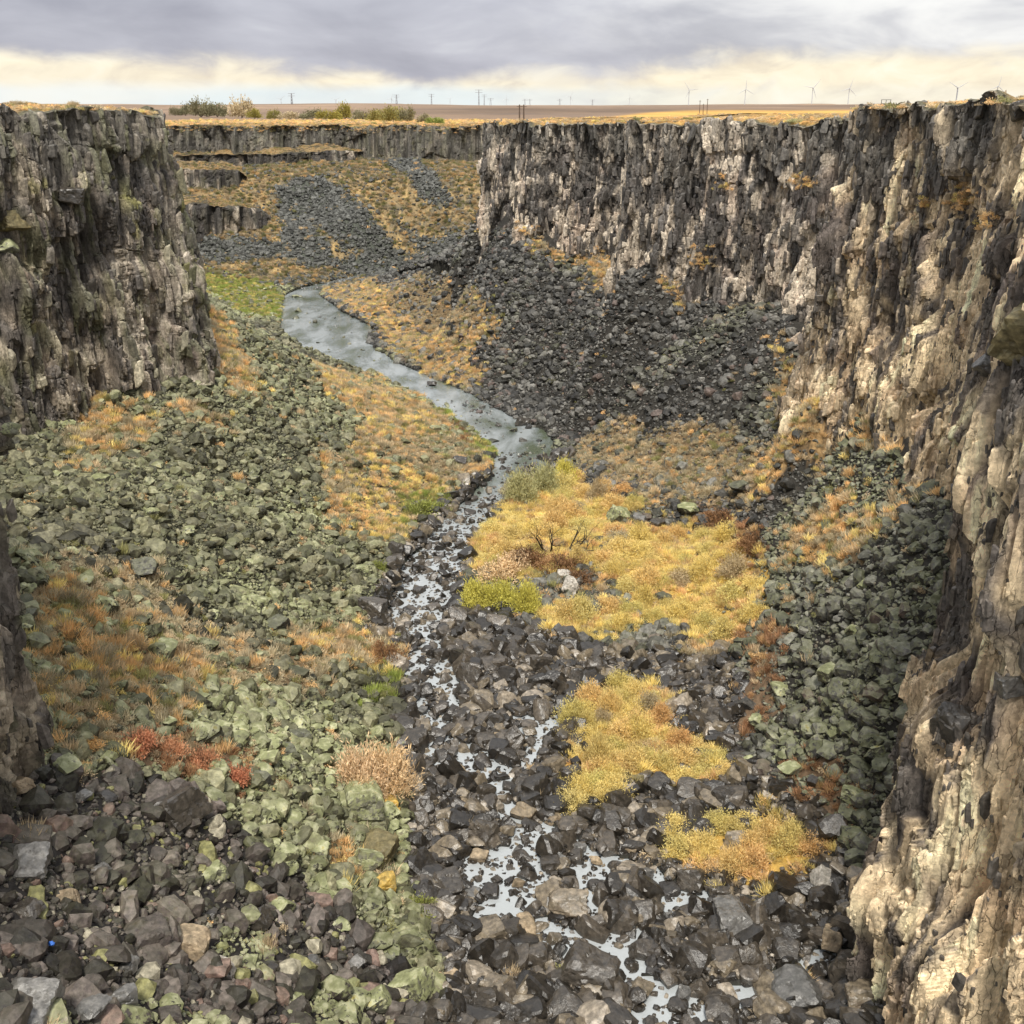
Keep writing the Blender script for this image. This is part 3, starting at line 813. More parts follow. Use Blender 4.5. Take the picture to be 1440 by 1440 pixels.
def ledge(pts, seed, label, bench=16):
    """a band of rock standing out of the slope: (photo u, v of its foot, height, pale)"""
    st = []
    for u, v, h, pale in pts:
        x, y = hit(u, v); z = float(T0(np.array([x]), np.array([y]))[0])
        st.append(((x, y - 1, z - 1), (x, y, z + h), pale, .15))
    wall('ledge', label, st, -1, dn(.0011, .4, .7), 36, seed, 1.7, plateau=False, dark_top=0, bench=bench)


ledge([(200, 330, 9, .5), (262, 328, 10, .6), (285, 329, 10.5, .6), (305, 330, 10, .5), (340, 325, 9, .1), (366, 316, 6, .05), (378, 305, 1.0, .0)], 410, 'low pale and grey cliff band low on the far slope')
ledge([(200, 265, 7, .5), (262, 264, 7, .5), (280, 263, 6.5, .5), (310, 261, 6, .1), (340, 259, 4.5, .05), (352, 256, 1, .0)], 420, 'narrow grey cliff band high on the far slope')
ledge([(200, 241, 6, .2), (260, 240, 6, .4), (330, 236, 5, .05), (420, 230, 4.5, .05), (500, 226, 4, .1), (545, 222, 1, .0)], 430, 'dark broken ledge under the far rim')
# ------------------------------------------------------------------ the plain and the hills beyond
cany = np.array([tuple(st[1][:2]) for st in LEFT] + [(-208, 464)] + [tuple(st[1][:2]) for st in FAR[1:-2]] + [(20, 496), (30, 348)] + [tuple(st[1][:2]) for st in RIGHT[:-2][::-1]] + [(32, -40), (-24, -40)])
naz, nd = 520, 170
azs = np.linspace(R(-62), R(62), naz)
ds = np.concatenate([np.linspace(8, 700, 90), 700 * (9000 / 700) ** np.linspace(0.02, 1, nd - 90)])
A, D = np.meshgrid(azs, ds, indexing='ij')
PX, PY = np.sin(A) * D, np.cos(A) * D
und = fbm(PX / 900, PY / 900, 0, 501, 5)
PZ = plateau_z(PX, PY) - 0.35
hill = sstep(D, 900, 4200) * (10.5 + 10 * fbm(np.degrees(A) / 7 + 9, D / 3000, 0, 503, 4)) + und * 9 * sstep(D, 700, 2500)
gul = np.abs(fbm(PX / 700 + 3, PY / 1500, 0, 509, 4)) 
hill -= sstep(D, 1000, 1800) * 5.0 * np.exp(-(gul / 0.02) ** 2)
PZ = PZ + hill + 0.5 * fbm(PX / 30, PY / 30, 0, 507, 4)
PZ = np.minimum(PZ, CAMZ + np.where(D > 4300, -4 - D * .002, 99))
V = np.stack([PX, PY, PZ], -1)
golden = 1 - sstep(D + 160 * fbm(np.degrees(A) / 6, D / 200, 0, 511, 3), 640 + 900 * sstep(np.degrees(A), 3, 9), 800 + 1300 * sstep(np.degrees(A), 3, 9))
n5 = fbm(PX / 60, PY / 60, 0, 513, 4)[..., None]; n6 = fbm(PX / 500, PY / 900, 0, 515, 5)[..., None]
gc = np.array([0.50, 0.29, 0.075]) * (1 + 0.8 * n5)
hc = np.array([0.225, 0.155, 0.105]) * (1 + 1.5 * n6) + np.array([.06, .03, .0]) * n5
lf = sstep(-np.degrees(A), 3, 9)[..., None]
gc = gc * (1 - lf) + lf * np.array([0.36, 0.25, 0.10]) * (1 + .8 * n5)
C = gc * golden[..., None] + hc * (1 - golden[..., None])
dk = sstep(D, 3500, 6000)[..., None] * .3; C = C * (1 - dk) + dk * np.array([.12, .09, .10])
fc = grid_faces(naz, len(ds))
cen = V.reshape(-1, 3)[fc].mean(1)
# distance outside of the gorge outline
keep = ~inside(cany, cen[:, 0], cen[:, 1])
e0 = cany; e1 = np.roll(cany, -1, 0)
nearf = np.nonzero(keep & (np.hypot(cen[:, 0], cen[:, 1]) < 620))[0]
dm = np.full(len(nearf), 1e9)
for p0, p1 in zip(e0, e1):
    ab = p1 - p0; L2 = (ab ** 2).sum() + 1e-9
    tt = np.clip(((cen[nearf, :2] - p0) @ ab) / L2, 0, 1)
    dm = np.minimum(dm, np.hypot(cen[nearf, 0] - p0[0] - tt * ab[0], cen[nearf, 1] - p0[1] - tt * ab[1]))
keep[nearf[dm < 16]] = False
me = mesh_np('plain', V.reshape(-1, 3), fc[keep], M_plain, np.clip(C, .01, .9).reshape(-1, 3), smooth=True)
tag(link(bpy.data.objects.new('plain_terrain', me)), 'golden plain rising to low brown hills on the horizon', kind='structure')

# ------------------------------------------------------------------ stones
import bmesh


def ico(level):
    bm = bmesh.new(); bmesh.ops.create_icosphere(bm, subdivisions=level, radius=1.0)
    V = np.array([v.co[:] for v in bm.verts]); F = np.array([[v.index for v in f.verts] for f in bm.faces]); bm.free()
    return V, F


ICO = {k: ico(k) for k in (2, 3, 4)}


def stone_mesh(name, seed, level=2, planes=11, round_=0.0, dims=(1, .8, .6), rough=0.03, mat=None):
    """a broken block: a ball cut by random planes, its edges a little worn"""
    r = np.random.default_rng(seed)
    V, F = ICO[level]
    N = r.normal(size=(planes, 3)); N /= np.linalg.norm(N, axis=1, keepdims=True)
    box = np.eye(3); Q, _ = np.linalg.qr(r.normal(size=(3, 3)) * .25 + np.eye(3))
    N = np.concatenate([N, Q, -Q]); Dp = r.uniform(0.62, 0.95, len(N)); Dp[planes:] = r.uniform(.55, .8, 6)
    c = V @ N.T
    rad = np.where(c > 1e-3, Dp[None] / np.maximum(c, 1e-3), 9.0)
    if round_ > 0: k = 10.0 / round_; R_ = -np.log(np.exp(-k * np.minimum(rad, 3)).sum(1)) / k
    else: R_ = rad.min(1)
    R_ = np.minimum(R_, 1.25)
    P = V * R_[:, None]
    off = seed * 1.37
    P = P + V * (rough * 2 * fbm(P[:, 0] * 2.5 + off, P[:, 1] * 2.5, P[:, 2] * 2.5, seed, 4))[:, None]
    if level >= 4:                                                   # joints and chips on the big ones
        a_, b_, _, _, e_ = cells(P[:, 0] * 1.6 + P[:, 2] * .8 + off, P[:, 1] * 1.6 - P[:, 2] * .9, seed)
        P = P + V * ((a_ - .5) * 0.10 - 0.035 * (1 - sstep(e_, 0, .08)))[:, None]
    P = P * np.array(dims)
    P /= np.abs(P[:, :2]).max()                                       # unit: half-width 1
    me = mesh_np(name, P, F, mat, smooth=round_ > 0.5)
    return me


def proto_collection(name, meshes):
    c = bpy.data.collections.new(name)
    for i, m in enumerate(meshes):
        o = bpy.data.objects.new('%s_%02d' % (name, i), m); c.objects.link(o)
    return c


def dims(r): return (1.0, r.uniform(.6, .95), r.uniform(.45, .85))


_r = np.random.default_rng(3)
P_ANG = proto_collection('angular_stone', [stone_mesh('angular_stone', 40 + i, 2, 6 + i % 5, 0, dims(_r), .05, M_rock) for i in range(14)])
P_WET = proto_collection('river_stone', [stone_mesh('river_stone', 90 + i, 3, 6 + i % 4, .42, dims(_r), .05, M_wet) for i in range(12)])


def scatter(name, label, coll, pts, scl, rot, col, lichen, kind='stuff'):
    n = len(pts)
    me = bpy.data.meshes.new(name)
    me.vertices.add(n); me.vertices.foreach_set('co', np.ascontiguousarray(pts, np.float32).ravel())
    def att(nm, typ, key, arr):
        a = me.attributes.new(nm, typ, 'POINT'); a.data.foreach_set(key, np.ascontiguousarray(arr).ravel())
    att('scl', 'FLOAT_VECTOR', 'vector', scl.astype(np.float32))
    att('rot', 'FLOAT_VECTOR', 'vector', rot.astype(np.float32))
    cc = np.ones((n, 4), np.float32); cc[:, :3] = col
    att('rcol', 'FLOAT_COLOR', 'color', cc)
    att('lichen', 'FLOAT', 'value', lichen.astype(np.float32))
    att('pick', 'INT', 'value', rng.integers(0, len(coll.objects), n).astype(np.int32))
    o = link(bpy.data.objects.new(name, me)); tag(o, label, kind=kind)
    ng = bpy.data.node_groups.new('scatter_' + name, 'GeometryNodeTree')
    ng.interface.new_socket('Geometry', in_out='INPUT', socket_type='NodeSocketGeometry')
    ng.interface.new_socket('Geometry', in_out='OUTPUT', socket_type='NodeSocketGeometry')
    gi, go = ng.nodes.new('NodeGroupInput'), ng.nodes.new('NodeGroupOutput')
    ip = ng.nodes.new('GeometryNodeInstanceOnPoints'); ci = ng.nodes.new('GeometryNodeCollectionInfo')
    ci.inputs['Collection'].default_value = coll; ci.inputs['Separate Children'].default_value = True; ci.inputs['Reset Children'].default_value = True
    ip.inputs['Pick Instance'].default_value = True
    def named(nm, t):
        a = ng.nodes.new('GeometryNodeInputNamedAttribute'); a.data_type = t; a.inputs[0].default_value = nm
        return next(s for s in a.outputs if s.enabled and s.name == 'Attribute')
    L = ng.links.new
    L(gi.outputs[0], ip.inputs['Points']); L(ci.outputs[0], ip.inputs['Instance'])
    L(named('pick', 'INT'), ip.inputs['Instance Index']); L(named('scl', 'FLOAT_VECTOR'), ip.inputs['Scale'])
    er = ng.nodes.new('FunctionNodeEulerToRotation'); L(named('rot', 'FLOAT_VECTOR'), er.inputs[0]); L(er.outputs[0], ip.inputs['Rotation'])
    L(ip.outputs[0], go.inputs[0])
    md = o.modifiers.new('scatter', 'NODES'); md.node_group = ng
    return o


# outline of the gorge floor between the feet of the walls
floor_poly = np.array([st[0][:2] for st in LEFT] + [(-205, 500)] + [st[0][:2] for st in FAR[1:-2]] + [(70, 492), (60, 360)] + [st[0][:2] for st in RIGHT[:-1][::-1]] + [(34, 15), (-24, 15)], float)


def samples(n, x0, x1, y0, y1):
    x = rng.uniform(x0, x1, n); y = rng.uniform(y0, y1, n)
    z = T0(x, y); u, v = project(x, y, z)
    m = inside(floor_poly, x, y) & (u > -160) & (u < 1600) & (v < 1640)
    return x[m], y[m]


BANDS = [(18, 90), (90, 170), (170, 290), (290, 400), (400, 500)]
XR = [(-66, 42), (-68, 46), (-120, 50), (-160, 60), (-205, 60)]


def left_of_river(x, y): return x < np.interp(y, [20, 60, 100, 160, 210, 280, 330, 400], [4, -3, -8, -8, -6, -32, -58, -66])


def stone_colours(x, y, n):
    """what lies where: (colour, lichen)"""
    L = left_of_river(x, y)
    q = rng.uniform(0, 1, (n, 1)); q2 = rng.uniform(0, 1, n)
    col = np.where(L[:, None], np.array([.088, .082, .050]) * (0.3 + 2.2 * q ** 2), np.array([.070, .067, .060]) * (0.3 + 2.2 * q ** 2))
    nn = fbm(x / 14, y / 14, 0, 801, 4)
    li = np.where(L, np.where(y > 95, .34, .70) + 1.3 * nn, 0.12 + .9 * nn) * rng.uniform(.2, 1.5, n)
    li = np.where((~L) & (y < 135) & (x > 24), li + .30, li)
    li = np.where((~L) & (y > 200), li - .15, li)
    redd = q2 < .06
    col[redd & ~L] = np.array([.115, .088, .076])
    b = inz('bed', x, y, 1.0)
    cb = np.array([.041, .034, .026]) * (0.4 + 2.0 * q ** 2); cb[q2 < .13] = np.array([.16, .13, .09]); cb[q2 > .965] = np.array([.26, .22, .17])
    col[b] = cb[b]; li[b] = -.2 + .5 * nn[b]
    fr = inz('front', x, y, .8)
    cf = np.array([.055, .045, .040]) * (0.3 + 2.4 * q ** 2); cf[q2 < .06] = np.array([.165, .11, .09]); cf[(q2 > .1) & (q2 < .16)] = np.array([.30, .27, .20]); cf[q2 > .95] = np.array([.2, .19, .08])
    col[fr] = cf[fr]; li[fr] = (.06 + .3 * nn)[fr]
    mix = fr & (nn > .02) & (x > -21 + .2 * (y - 40)); li[mix] = .7
    fw = y > 385
    col[fw & ~b] = (np.array([.065, .065, .060]) * (.4 + 1.4 * q))[fw & ~b]; li[fw] = .03
    return col, np.clip(li, 0, 1)


def put_stones():
    allp = []
    for (y0, y1), (x0, x1) in zip(BANDS, XR):
        area = (y1 - y0) * (x1 - x0)
        x, y = samples(int(area * (12.5 if y0 < 80 else 11.5 if y0 < 170 else 6.5 if y0 < 280 else 2.8)), x0, x1, y0, y1)
        n = len(x)
        if n == 0: continue
        d = np.hypot(x, y); xr, yr = x, y; x = x + rng.normal(0, .7, n); y = y + rng.normal(0, 1.0, n)
        green = inz('green', x, y, .4) | inz('thicket', x, y, .9) | inz('clump', x, y, .9)
        gold = inz('gold', x, y, 1.5) | inz('rust', x, y, 1.5); sage = inz('sage', x, y, 1.0)
        bed = inz('bed', x, y, 1.0); riv = inz('river', x, y, .1); shal = inz('rapids', x, y, .5) | inz('pool', x, y, .4) | thread(x, y); fr = inz('front', x, y, .4)
        far = y > 385; frock = inz('farrock', x, y, 1.2) & ~inz('streak', x, y, .8)
        bare = inz('bare', x, y, .2); x, y = xr, yr
        bed = inz('bed', x, y, 1.0); riv = inz('river', x, y, .1); shal = inz('rapids', x, y, .5) | inz('pool', x, y, .4) | thread(x, y)
        k = np.ones(n)
        k[gold] = .17; k[sage] = .30; k[green] = .03; k[bare] = .8; k[riv] = np.where(y[riv] < 235, .03, .004); k[shal] = np.interp(y[shal], [120, 165, 205], [.26, .20, .09])
        k[far & ~frock] = .06; k[far & frock] = .85
        k[fr] = 1.0
        edge = (T0(x, y) < 2.2) & (y > 170) & ~bed & ~riv; k[edge] = np.maximum(k[edge], .3)
        m = rng.uniform(0, 1, n) < k
        x, y, d, bed, shal, riv, far, fr = x[m], y[m], d[m], bed[m], shal[m], riv[m], far[m], fr[m]; n = len(x)
        patch = fbm(x / 10, y / 10, 0, 901, 3)
        pr = (1 - rng.uniform(0, 1, n)) ** (-1 / 2.1)
        base = np.where(bed, .21, np.where(fr, .19, .25)) * (1 + 0.6 * patch)
        base = np.where(bed, base, base * np.where(y > 95, .60, .74)); base = np.maximum(base, d * .00092)
        s = np.clip(base * pr * .92, .13, np.where(bed, 1.4, 1.15))
        s = np.where(far, np.clip(s, .5, 1.3), s)
        s = np.where(shal, np.clip(s * .85, .2, .9), s)
        z = T(x, y) + s * np.where(bed | shal, rng.uniform(-.05, .25, n), rng.uniform(-.1, .38, n))
        z = np.where(riv, 0.0, np.where(shal, np.maximum(z, -.1 + .1 * s), z))
        allp.append((x, y, z, s, bed | shal | riv))
    x, y, z, s, wet = [np.concatenate([a[i] for a in allp]) for i in range(5)]
    n = len(x)
    col, li = stone_colours(x, y, n)
    scl = s[:, None] * rng.uniform(.8, 1.2, (n, 3))
    rot = np.stack([rng.normal(0, .45, n), rng.normal(0, .45, n), rng.uniform(0, 6.28, n)], 1)
    L = left_of_river(x, y); P = np.stack([x, y, z], 1)
    fr = inz('front', x, y, .4) & ~wet
    for nm, lab, m, c in (('scree_left', 'olive lichen covered scree stones on the left slope', L & ~wet & ~fr & (y < 330), P_ANG), ('rubble_front', 'dark broken rock rubble at the bottom left', fr, P_ANG),
                          ('scree_right', 'dark grey scree stones on the right slope', ~L & ~wet & ~fr & (y < 385), P_ANG), ('scree_far', 'dark scree on the far slope', ((L & (y >= 330)) | (y >= 385)) & ~wet & ~fr, P_ANG),
                          ('riverbed_stones', 'wet dark cobbles filling the riverbed', wet, P_WET)):
        m = m & ~((nm == 'scree_right') & (y >= 385))
        if m.any(): scatter(nm, lab, c, P[m], scl[m], rot[m], col[m], li[m])
    print('stones', n)


put_stones()

def column_piece(name, seed):
    """a length of basalt column: an uneven prism with slanted broken ends"""
    r_ = np.random.default_rng(seed); k = int(r_.integers(4, 7)); th = np.sort(np.linspace(0, 6.283, k, endpoint=False) + r_.uniform(-.3, .3, k)); ra = r_.uniform(.75, 1.1, k)
    V, F = [], []
    t1, t2 = r_.uniform(-.45, .45, 2), r_.uniform(-.45, .45, 2)
    for zz, tl, sc_ in ((-1, t1, .80), (-.82, t1, 1.0), (.80, t2, 1.0), (1, t2, .78)):
        for a_, q in zip(th, ra): x_, y_ = q * sc_ * math.cos(a_), q * sc_ * math.sin(a_); V.append((x_, y_, zz + tl[0] * x_ + tl[1] * y_))
    for L_ in range(3):
        for i_ in range(k): F.append([L_ * k + i_, L_ * k + (i_ + 1) % k, (L_ + 1) * k + (i_ + 1) % k, (L_ + 1) * k + i_])
    bm = bmesh.new(); vs = [bm.verts.new(v) for v in V]
    for f in F: bm.faces.new([vs[i_] for i_ in f])
    bm.faces.new([vs[i_] for i_ in range(k)][::-1]); bm.faces.new([vs[3 * k + i_] for i_ in range(k)])
    me = bpy.data.meshes.new(name); bm.normal_update(); bm.to_mesh(me); bm.free(); me.materials.append(M_rock)
    return me


P_COL = proto_collection('column_piece', [column_piece('column_piece', 900 + i) for i in range(12)])


def wall_chips():
    """broken column ends and loose blocks that cling to the faces"""
    for W, n, nm, lab, k in ((W_R, 42000, 'wall_rubble_right', 'broken basalt blocks clinging to the right cliff', 1.0), (W_L, 13000, 'wall_rubble_left', 'broken basalt blocks clinging to the left cliff', 1.1)):
        V, C, rub, rows = W['V'], W['C'], W['rub'], W['rows']
        ns = V.shape[0]; i = rng.integers(0, ns, n * 5); j = rng.integers(4, rows - 1, n * 5)
        p = V[i, j]; u, v = project(p[:, 0], p[:, 1], p[:, 2])
        m = (u > -60) & (u < 1500) & (v < 1500) & (v > 100) & (rng.uniform(0, 1, n * 5) < (.18 + .75 * rub[i, j]) * np.clip((p[:, 1] - 40) / 40, .5, 1)) & (p[:, 1] > 30) & (p[:, 2] > T0(p[:, 0], p[:, 1]) - .5)
        i, j, p = i[m][:n], j[m][:n], p[m][:n]; n = len(p)
        d = np.hypot(p[:, 0], p[:, 1])
        s_ = np.clip(.11 * (1 - rng.uniform(0, 1, n)) ** (-1 / 2.2), .10, .46) * k * np.clip(d / 125, .75, 1.6)
        scl = s_[:, None] * np.stack([rng.uniform(.6, 1.1, n), rng.uniform(.6, 1.1, n), rng.uniform(.8, 2.5, n)], 1)
        p[:, 2] = np.minimum(p[:, 2], W['zt'][i] - scl[:, 2] * .95)
        rot = np.stack([rng.normal(0, .10, n), rng.normal(0, .10, n), rng.uniform(0, 6.28, n)], 1)
        c = C[i, j] * rng.uniform(.55, 1.15, (n, 1)); dk_ = (fbm(p[:, 1] / 2.5, p[:, 2] / 3.5, 0, 77, 3) > .09) & (rng.uniform(0, 1, n) < .55); c[dk_] = np.array([.10, .088, .075]) * rng.uniform(.6, 1.3, (dk_.sum(), 1))
        scatter(nm, lab, P_COL, p, scl, rot, c * np.minimum(1, .56 / np.maximum(c.max(1, keepdims=True), .01)), np.zeros(n)); print(nm, n)


wall_chips()

# ------------------------------------------------------------------ brush
def blade_mesh(name, seed, n, rad, hgt, bl, bw, mat, up=0.5, shell=.55, clumps=0, spread=.42):
    """many thin leaves spread through a low dome"""
    r = np.random.default_rng(seed)
    if clumps:
        th = r.uniform(0, 6.283, clumps); ph = np.arccos(r.uniform(0, 1, clumps)); rr = r.uniform(.45, 1.0, clumps)
        C = np.stack([rad * rr * np.sin(ph) * np.cos(th), rad * rr * np.sin(ph) * np.sin(th), hgt * rr * np.cos(ph)], 1)
        ci = r.integers(0, clumps, n)
        P = C[ci] + r.normal(0, 1, (n, 3)) * np.array([rad, rad, hgt]) * .17
        ctint = r.uniform(-.28, .28, clumps)[ci]
    else:
        th = r.uniform(0, 6.283, n); ph = np.arccos(r.uniform(0, 1, n)); rr = shell + (1 - shell) * r.uniform(0, 1, n)
        P = np.stack([rad * rr * np.sin(ph) * np.cos(th), rad * rr * np.sin(ph) * np.sin(th), hgt * rr * np.cos(ph)], 1)
        ctint = .18 * np.sin(th * 3 + seed) + .1 * np.cos(ph * 7)
    P[:, 2] = np.abs(P[:, 2])
    D = P / np.array([rad, rad, hgt]) * .8 + np.array([0, 0, up]) + r.normal(0, spread, (n, 3))
    D /= np.linalg.norm(D, axis=1, keepdims=True)
    S = np.cross(D, r.normal(size=(n, 3))); S /= np.linalg.norm(S, axis=1, keepdims=True)
    l = bl * r.uniform(.6, 1.4, n)[:, None]; w_ = bw * r.uniform(.7, 1.3, n)[:, None]
    a = P; b = P + D * l * .5 + S * w_; c = P + D * l; d = P + D * l * .5 - S * w_
    V = np.stack([a, b, c, d], 1).reshape(-1, 3); F = np.arange(4 * n).reshape(n, 4)
    tint = np.repeat(np.clip(.5 + ctint + r.normal(0, .17, n), 0, 1), 4)
    return mesh_np(name, V, F, mat, attrs={'tint': tint})


P_TUFT = proto_collection('brush_tuft', [blade_mesh('brush_tuft', 300 + i, 320, 1.0, .75 + .1 * (i % 3), .26, .045, M_tuft, .4, .5, 11, .75) for i in range(7)])
P_GRASS = proto_collection('grass_tuft', [blade_mesh('grass_tuft', 340 + i, 170, .8, .40, .75, .028, M_tuft, 1.3, .1) for i in range(6)])

TAN = np.array([.66, .53, .35]); ORG = np.array([.86, .60, .31]); YEL = np.array([.90, .75, .31]); OLV = np.array([.34, .33, .15]); RUST = np.array([.44, .26, .15]); SAGE = np.array([.56, .49, .34]); GRN = np.array([.36, .42, .12])


def pickcol(n, cols, wts):
    i = rng.choice(len(cols), n, p=np.array(wts) / sum(wts))
    return np.array(cols)[i] * rng.uniform(.72, 1.25, (n, 1))


def put_brush():
    T_, G_ = [], []
    for (y0, y1), (x0, x1) in zip(BANDS, XR):
        area = (y1 - y0) * (x1 - x0)
        x, y = samples(int(area * (2.4 if y0 < 200 else 1.5)), x0, x1, y0, y1); n = len(x)
        riv = inz('river', x, y, .1) | inz('pool', x, y, .4) | inz('rapids', x, y, .5) | thread(x, y)
        xr, yr = x, y; x = x + rng.normal(0, .9, n); y = y + rng.normal(0, 1.4, n)
        gold = inz('gold', x, y, 1.5); sage = inz('sage', x, y, 1.0); rust = inz('rust', x, y, 1.5); th = inz('thicket', x, y, .9); cl = inz('clump', x, y, .9)
        grn = inz('green', x, y, .4); olv = inz('olive', x, y, .4); bare = inz('bare', x, y, .2); bed = inz('bed', x, y, 1.0); fr = inz('front', x, y, .4)
        far = (y > 388); frock = inz('farrock', x, y, 1.2) & far & ~inz('streak', x, y, .8); L = left_of_river(x, y)
        x, y = xr, yr
        pn = fbm(x / 7, y / 7, 0, 951, 3)
        kt = np.full(n, .018); kt[L & ~bed] = .05 + .25 * np.clip(pn[L & ~bed], 0, 1); kt[bed] = 0.002; kt[fr] = .003
        kt[far] = .30; kt[frock] = .02; kt[gold] = .44; kt[sage] = .85; kt[rust] = .6; kt[th] = .32; kt[cl] = .2; kt[grn] = .15; kt[olv] = .5; kt[bare] = .04; kt[riv] = 0
        m = rng.uniform(0, 1, n) < kt
        def colours(m):
            k = m.sum(); c = pickcol(k, [TAN, ORG, OLV], [4, 1.5, 2])
            c2 = pickcol(k, [ORG, TAN, YEL, SAGE, OLV], [3, 3, 1.5, 2.5, 1.2]); c[gold[m]] = c2[gold[m]]
            c2 = pickcol(k, [SAGE, TAN, OLV, ORG], [5, 3, 1.2, 1]); c[sage[m]] = c2[sage[m]]
            lo = (gold | sage)[m] & (x[m] > -24) & (x[m] < -2) & (y[m] > 120) & (y[m] < 175); c2 = pickcol(k, [YEL, OLV, ORG, TAN], [3, 1, 3, 2]); c[lo] = c2[lo]
            c2 = pickcol(k, [RUST, ORG * .8, TAN * .8], [5, 1.5, 1]); c[rust[m]] = c2[rust[m]]
            c2 = pickcol(k, [YEL, ORG, YEL * .85, TAN], [5, 3, 2, 1]); tc_ = (th | cl)[m]; c[tc_] = c2[tc_]
            c2 = pickcol(k, [GRN, YEL * .8, OLV], [4, 2, 2]); q = (grn | olv)[m]; c[q] = c2[q]
            c2 = pickcol(k, [OLV * .7, TAN * .75, ORG * .7, SAGE * .6], [4, 3, 1.8, 2]); q = far[m] & ~frock[m]; c[q] = c2[q]
            return c
        s = rng.uniform(.30, .72, n); s = np.where(far, s * 1.25, s); s = np.where(th | cl, s * 1.15, s)
        T_.append((x[m], y[m], s[m], colours(m)))
        kg = np.full(n, .004); kg[gold] = .75; kg[sage] = .2; kg[th] = .55; kg[cl] = .35; kg[grn] = .9; kg[olv] = .8; kg[far] = .25; kg[frock] = .02; kg[rust] = .3; kg[riv] = 0; kg[bare] = .15
        m = rng.uniform(0, 1, n) < kg
        sg = rng.uniform(.5, 1.1, n); sg = np.where(far, sg * 1.2, sg)
        G_.append((x[m], y[m], sg[m], colours(m) * 1.08))
    for nm, lab, lst, coll, dz in (('low_brush', 'tan and orange dry brush dotting the gorge slopes', T_, P_TUFT, -.05), ('dry_grass', 'golden dry grass on the banks and slopes', G_, P_GRASS, -.05)):
        x, y, s = [np.concatenate([a[i] for a in lst]) for i in range(3)]; c = np.concatenate([a[3] for a in lst]); n = len(x)
        z = T(x, y) + dz
        scl = s[:, None] * np.stack([rng.uniform(.8, 1.3, n), rng.uniform(.8, 1.3, n), rng.uniform(.7, 1.2, n)], 1)
        rot = np.stack([rng.normal(0, .15, n), rng.normal(0, .15, n), rng.uniform(0, 6.28, n)], 1)
        scatter(nm, lab, coll, np.stack([x, y, z], 1), scl, rot, c, np.zeros(n)); print(nm, n)


put_brush()


def rim_brush():
    pts, sc, cc = [], [], []
    for W, n, rows, cols, wts, smax in ((W_R, 5200, 360, [ORG, TAN, SAGE, YEL], [3, 3, 2, 1], .42), (W_L, 3000, 300, [ORG, TAN, SAGE, OLV], [2, 4, 3, 1], .5), (W_F, 2600, 60, [ORG, TAN, OLV], [3, 3, 2], .9)):
        V = W['V']; ns, nt_ = V.shape[:2]
        i = rng.integers(0, ns - 1, n * 4); j = rng.uniform(rows + 2.6, nt_ - 2, n * 4); j0 = j.astype(int); f = (j - j0)[:, None]
        p = V[i, j0] * (1 - f) + V[i, j0 + 1] * f
        u, v = project(p[:, 0], p[:, 1], p[:, 2]); m = (u > -80) & (u < 1520) & (p[:, 1] > 40)
        p = p[m][:n]; k = len(p)
        pts.append(p); sc.append(rng.uniform(.16, smax, k)); cc.append(pickcol(k, cols, wts))
    for Vb in BENCH:
        p = Vb[:, 1:-3].reshape(-1, 3); p = p[rng.integers(0, len(p), 420)] + rng.uniform(-.4, .4, (420, 3)) * np.array([1, 1, 0])
        pts.append(p); sc.append(rng.uniform(.3, .8, 420)); cc.append(pickcol(420, [OLV * .8, TAN * .75, ORG * .7], [3, 3, 3]))
    # the plain behind the rims
    n = 16000
    a = rng.uniform(R(-27), R(26), n); d = rng.uniform(110, 760, n) ; x, y = np.sin(a) * d, np.cos(a) * d
    m = ~inside(cany, x, y); x, y, d = x[m], y[m], d[m]
    z = plateau_z(x, y) - .35 + .5 * fbm(x / 30, y / 30, 0, 507, 4)
    pts.append(np.stack([x, y, z], 1)); sc.append(rng.uniform(.25, .7, len(x)) * (1 + d / 700)); cc.append(pickcol(len(x), [ORG, YEL * .9, TAN, OLV], [5, 2, 3, 1]))
    P = np.concatenate(pts); s = np.concatenate(sc); c = np.concatenate(cc); n = len(P)
    scl = s[:, None] * np.stack([rng.uniform(.9, 1.4, n), rng.uniform(.9, 1.4, n), rng.uniform(.5, 1.0, n)], 1)
    rot = np.stack([np.zeros(n), np.zeros(n), rng.uniform(0, 6.28, n)], 1)
    P[:, 2] -= .04
    scatter('rim_brush', 'tan and golden low brush along the canyon rims and the plain', P_TUFT, P, scl, rot, c, np.zeros(n))


rim_brush()

# ------------------------------------------------------------------ single boulders
def big_stone(i, round_): return stone_mesh('boulder_%s' % ('worn' if round_ else 'sharp'), 700 + i, 4, 5 + i % 5, .30 if round_ else .10, (1.0, .72 + .05 * (i % 5), .55 + .06 * (i % 4)), .05, None)


BIG_S = [big_stone(i, 0) for i in range(12)]; BIG_W = [big_stone(20 + i, 1) for i in range(10)]
KIND_MAT = {}
def kmat(key, col, lichen, wet=False):
    if key not in KIND_MAT: KIND_MAT[key] = obj_rock_mat('basalt_' + key, col, lichen, wet)
    return KIND_MAT[key]


KM = {'dark': ((.048, .041, .033), .0, True), 'grey': ((.115, .11, .104), .02, True), 'brown': ((.12, .095, .068), .05, True), 'pale': ((.36, .33, .29), .05, False), 'lichen': ((.085, .082, .058), .9, False),
      'green': ((.115, .112, .08), .85, False), 'purple': ((.066, .054, .049), .05, False), 'rust': ((.19, .11, .08), .1, False), 'tan': ((.25, .19, .125), .05, False), 'dry': ((.062, .060, .054), .25, False), 'moss': ((.12, .095, .045), .10, False), 'yellow': ((.42, .27, .06), .2, False)}
_cache = {}
placed = []                                                          # (u, v, radius px) of the stones already set


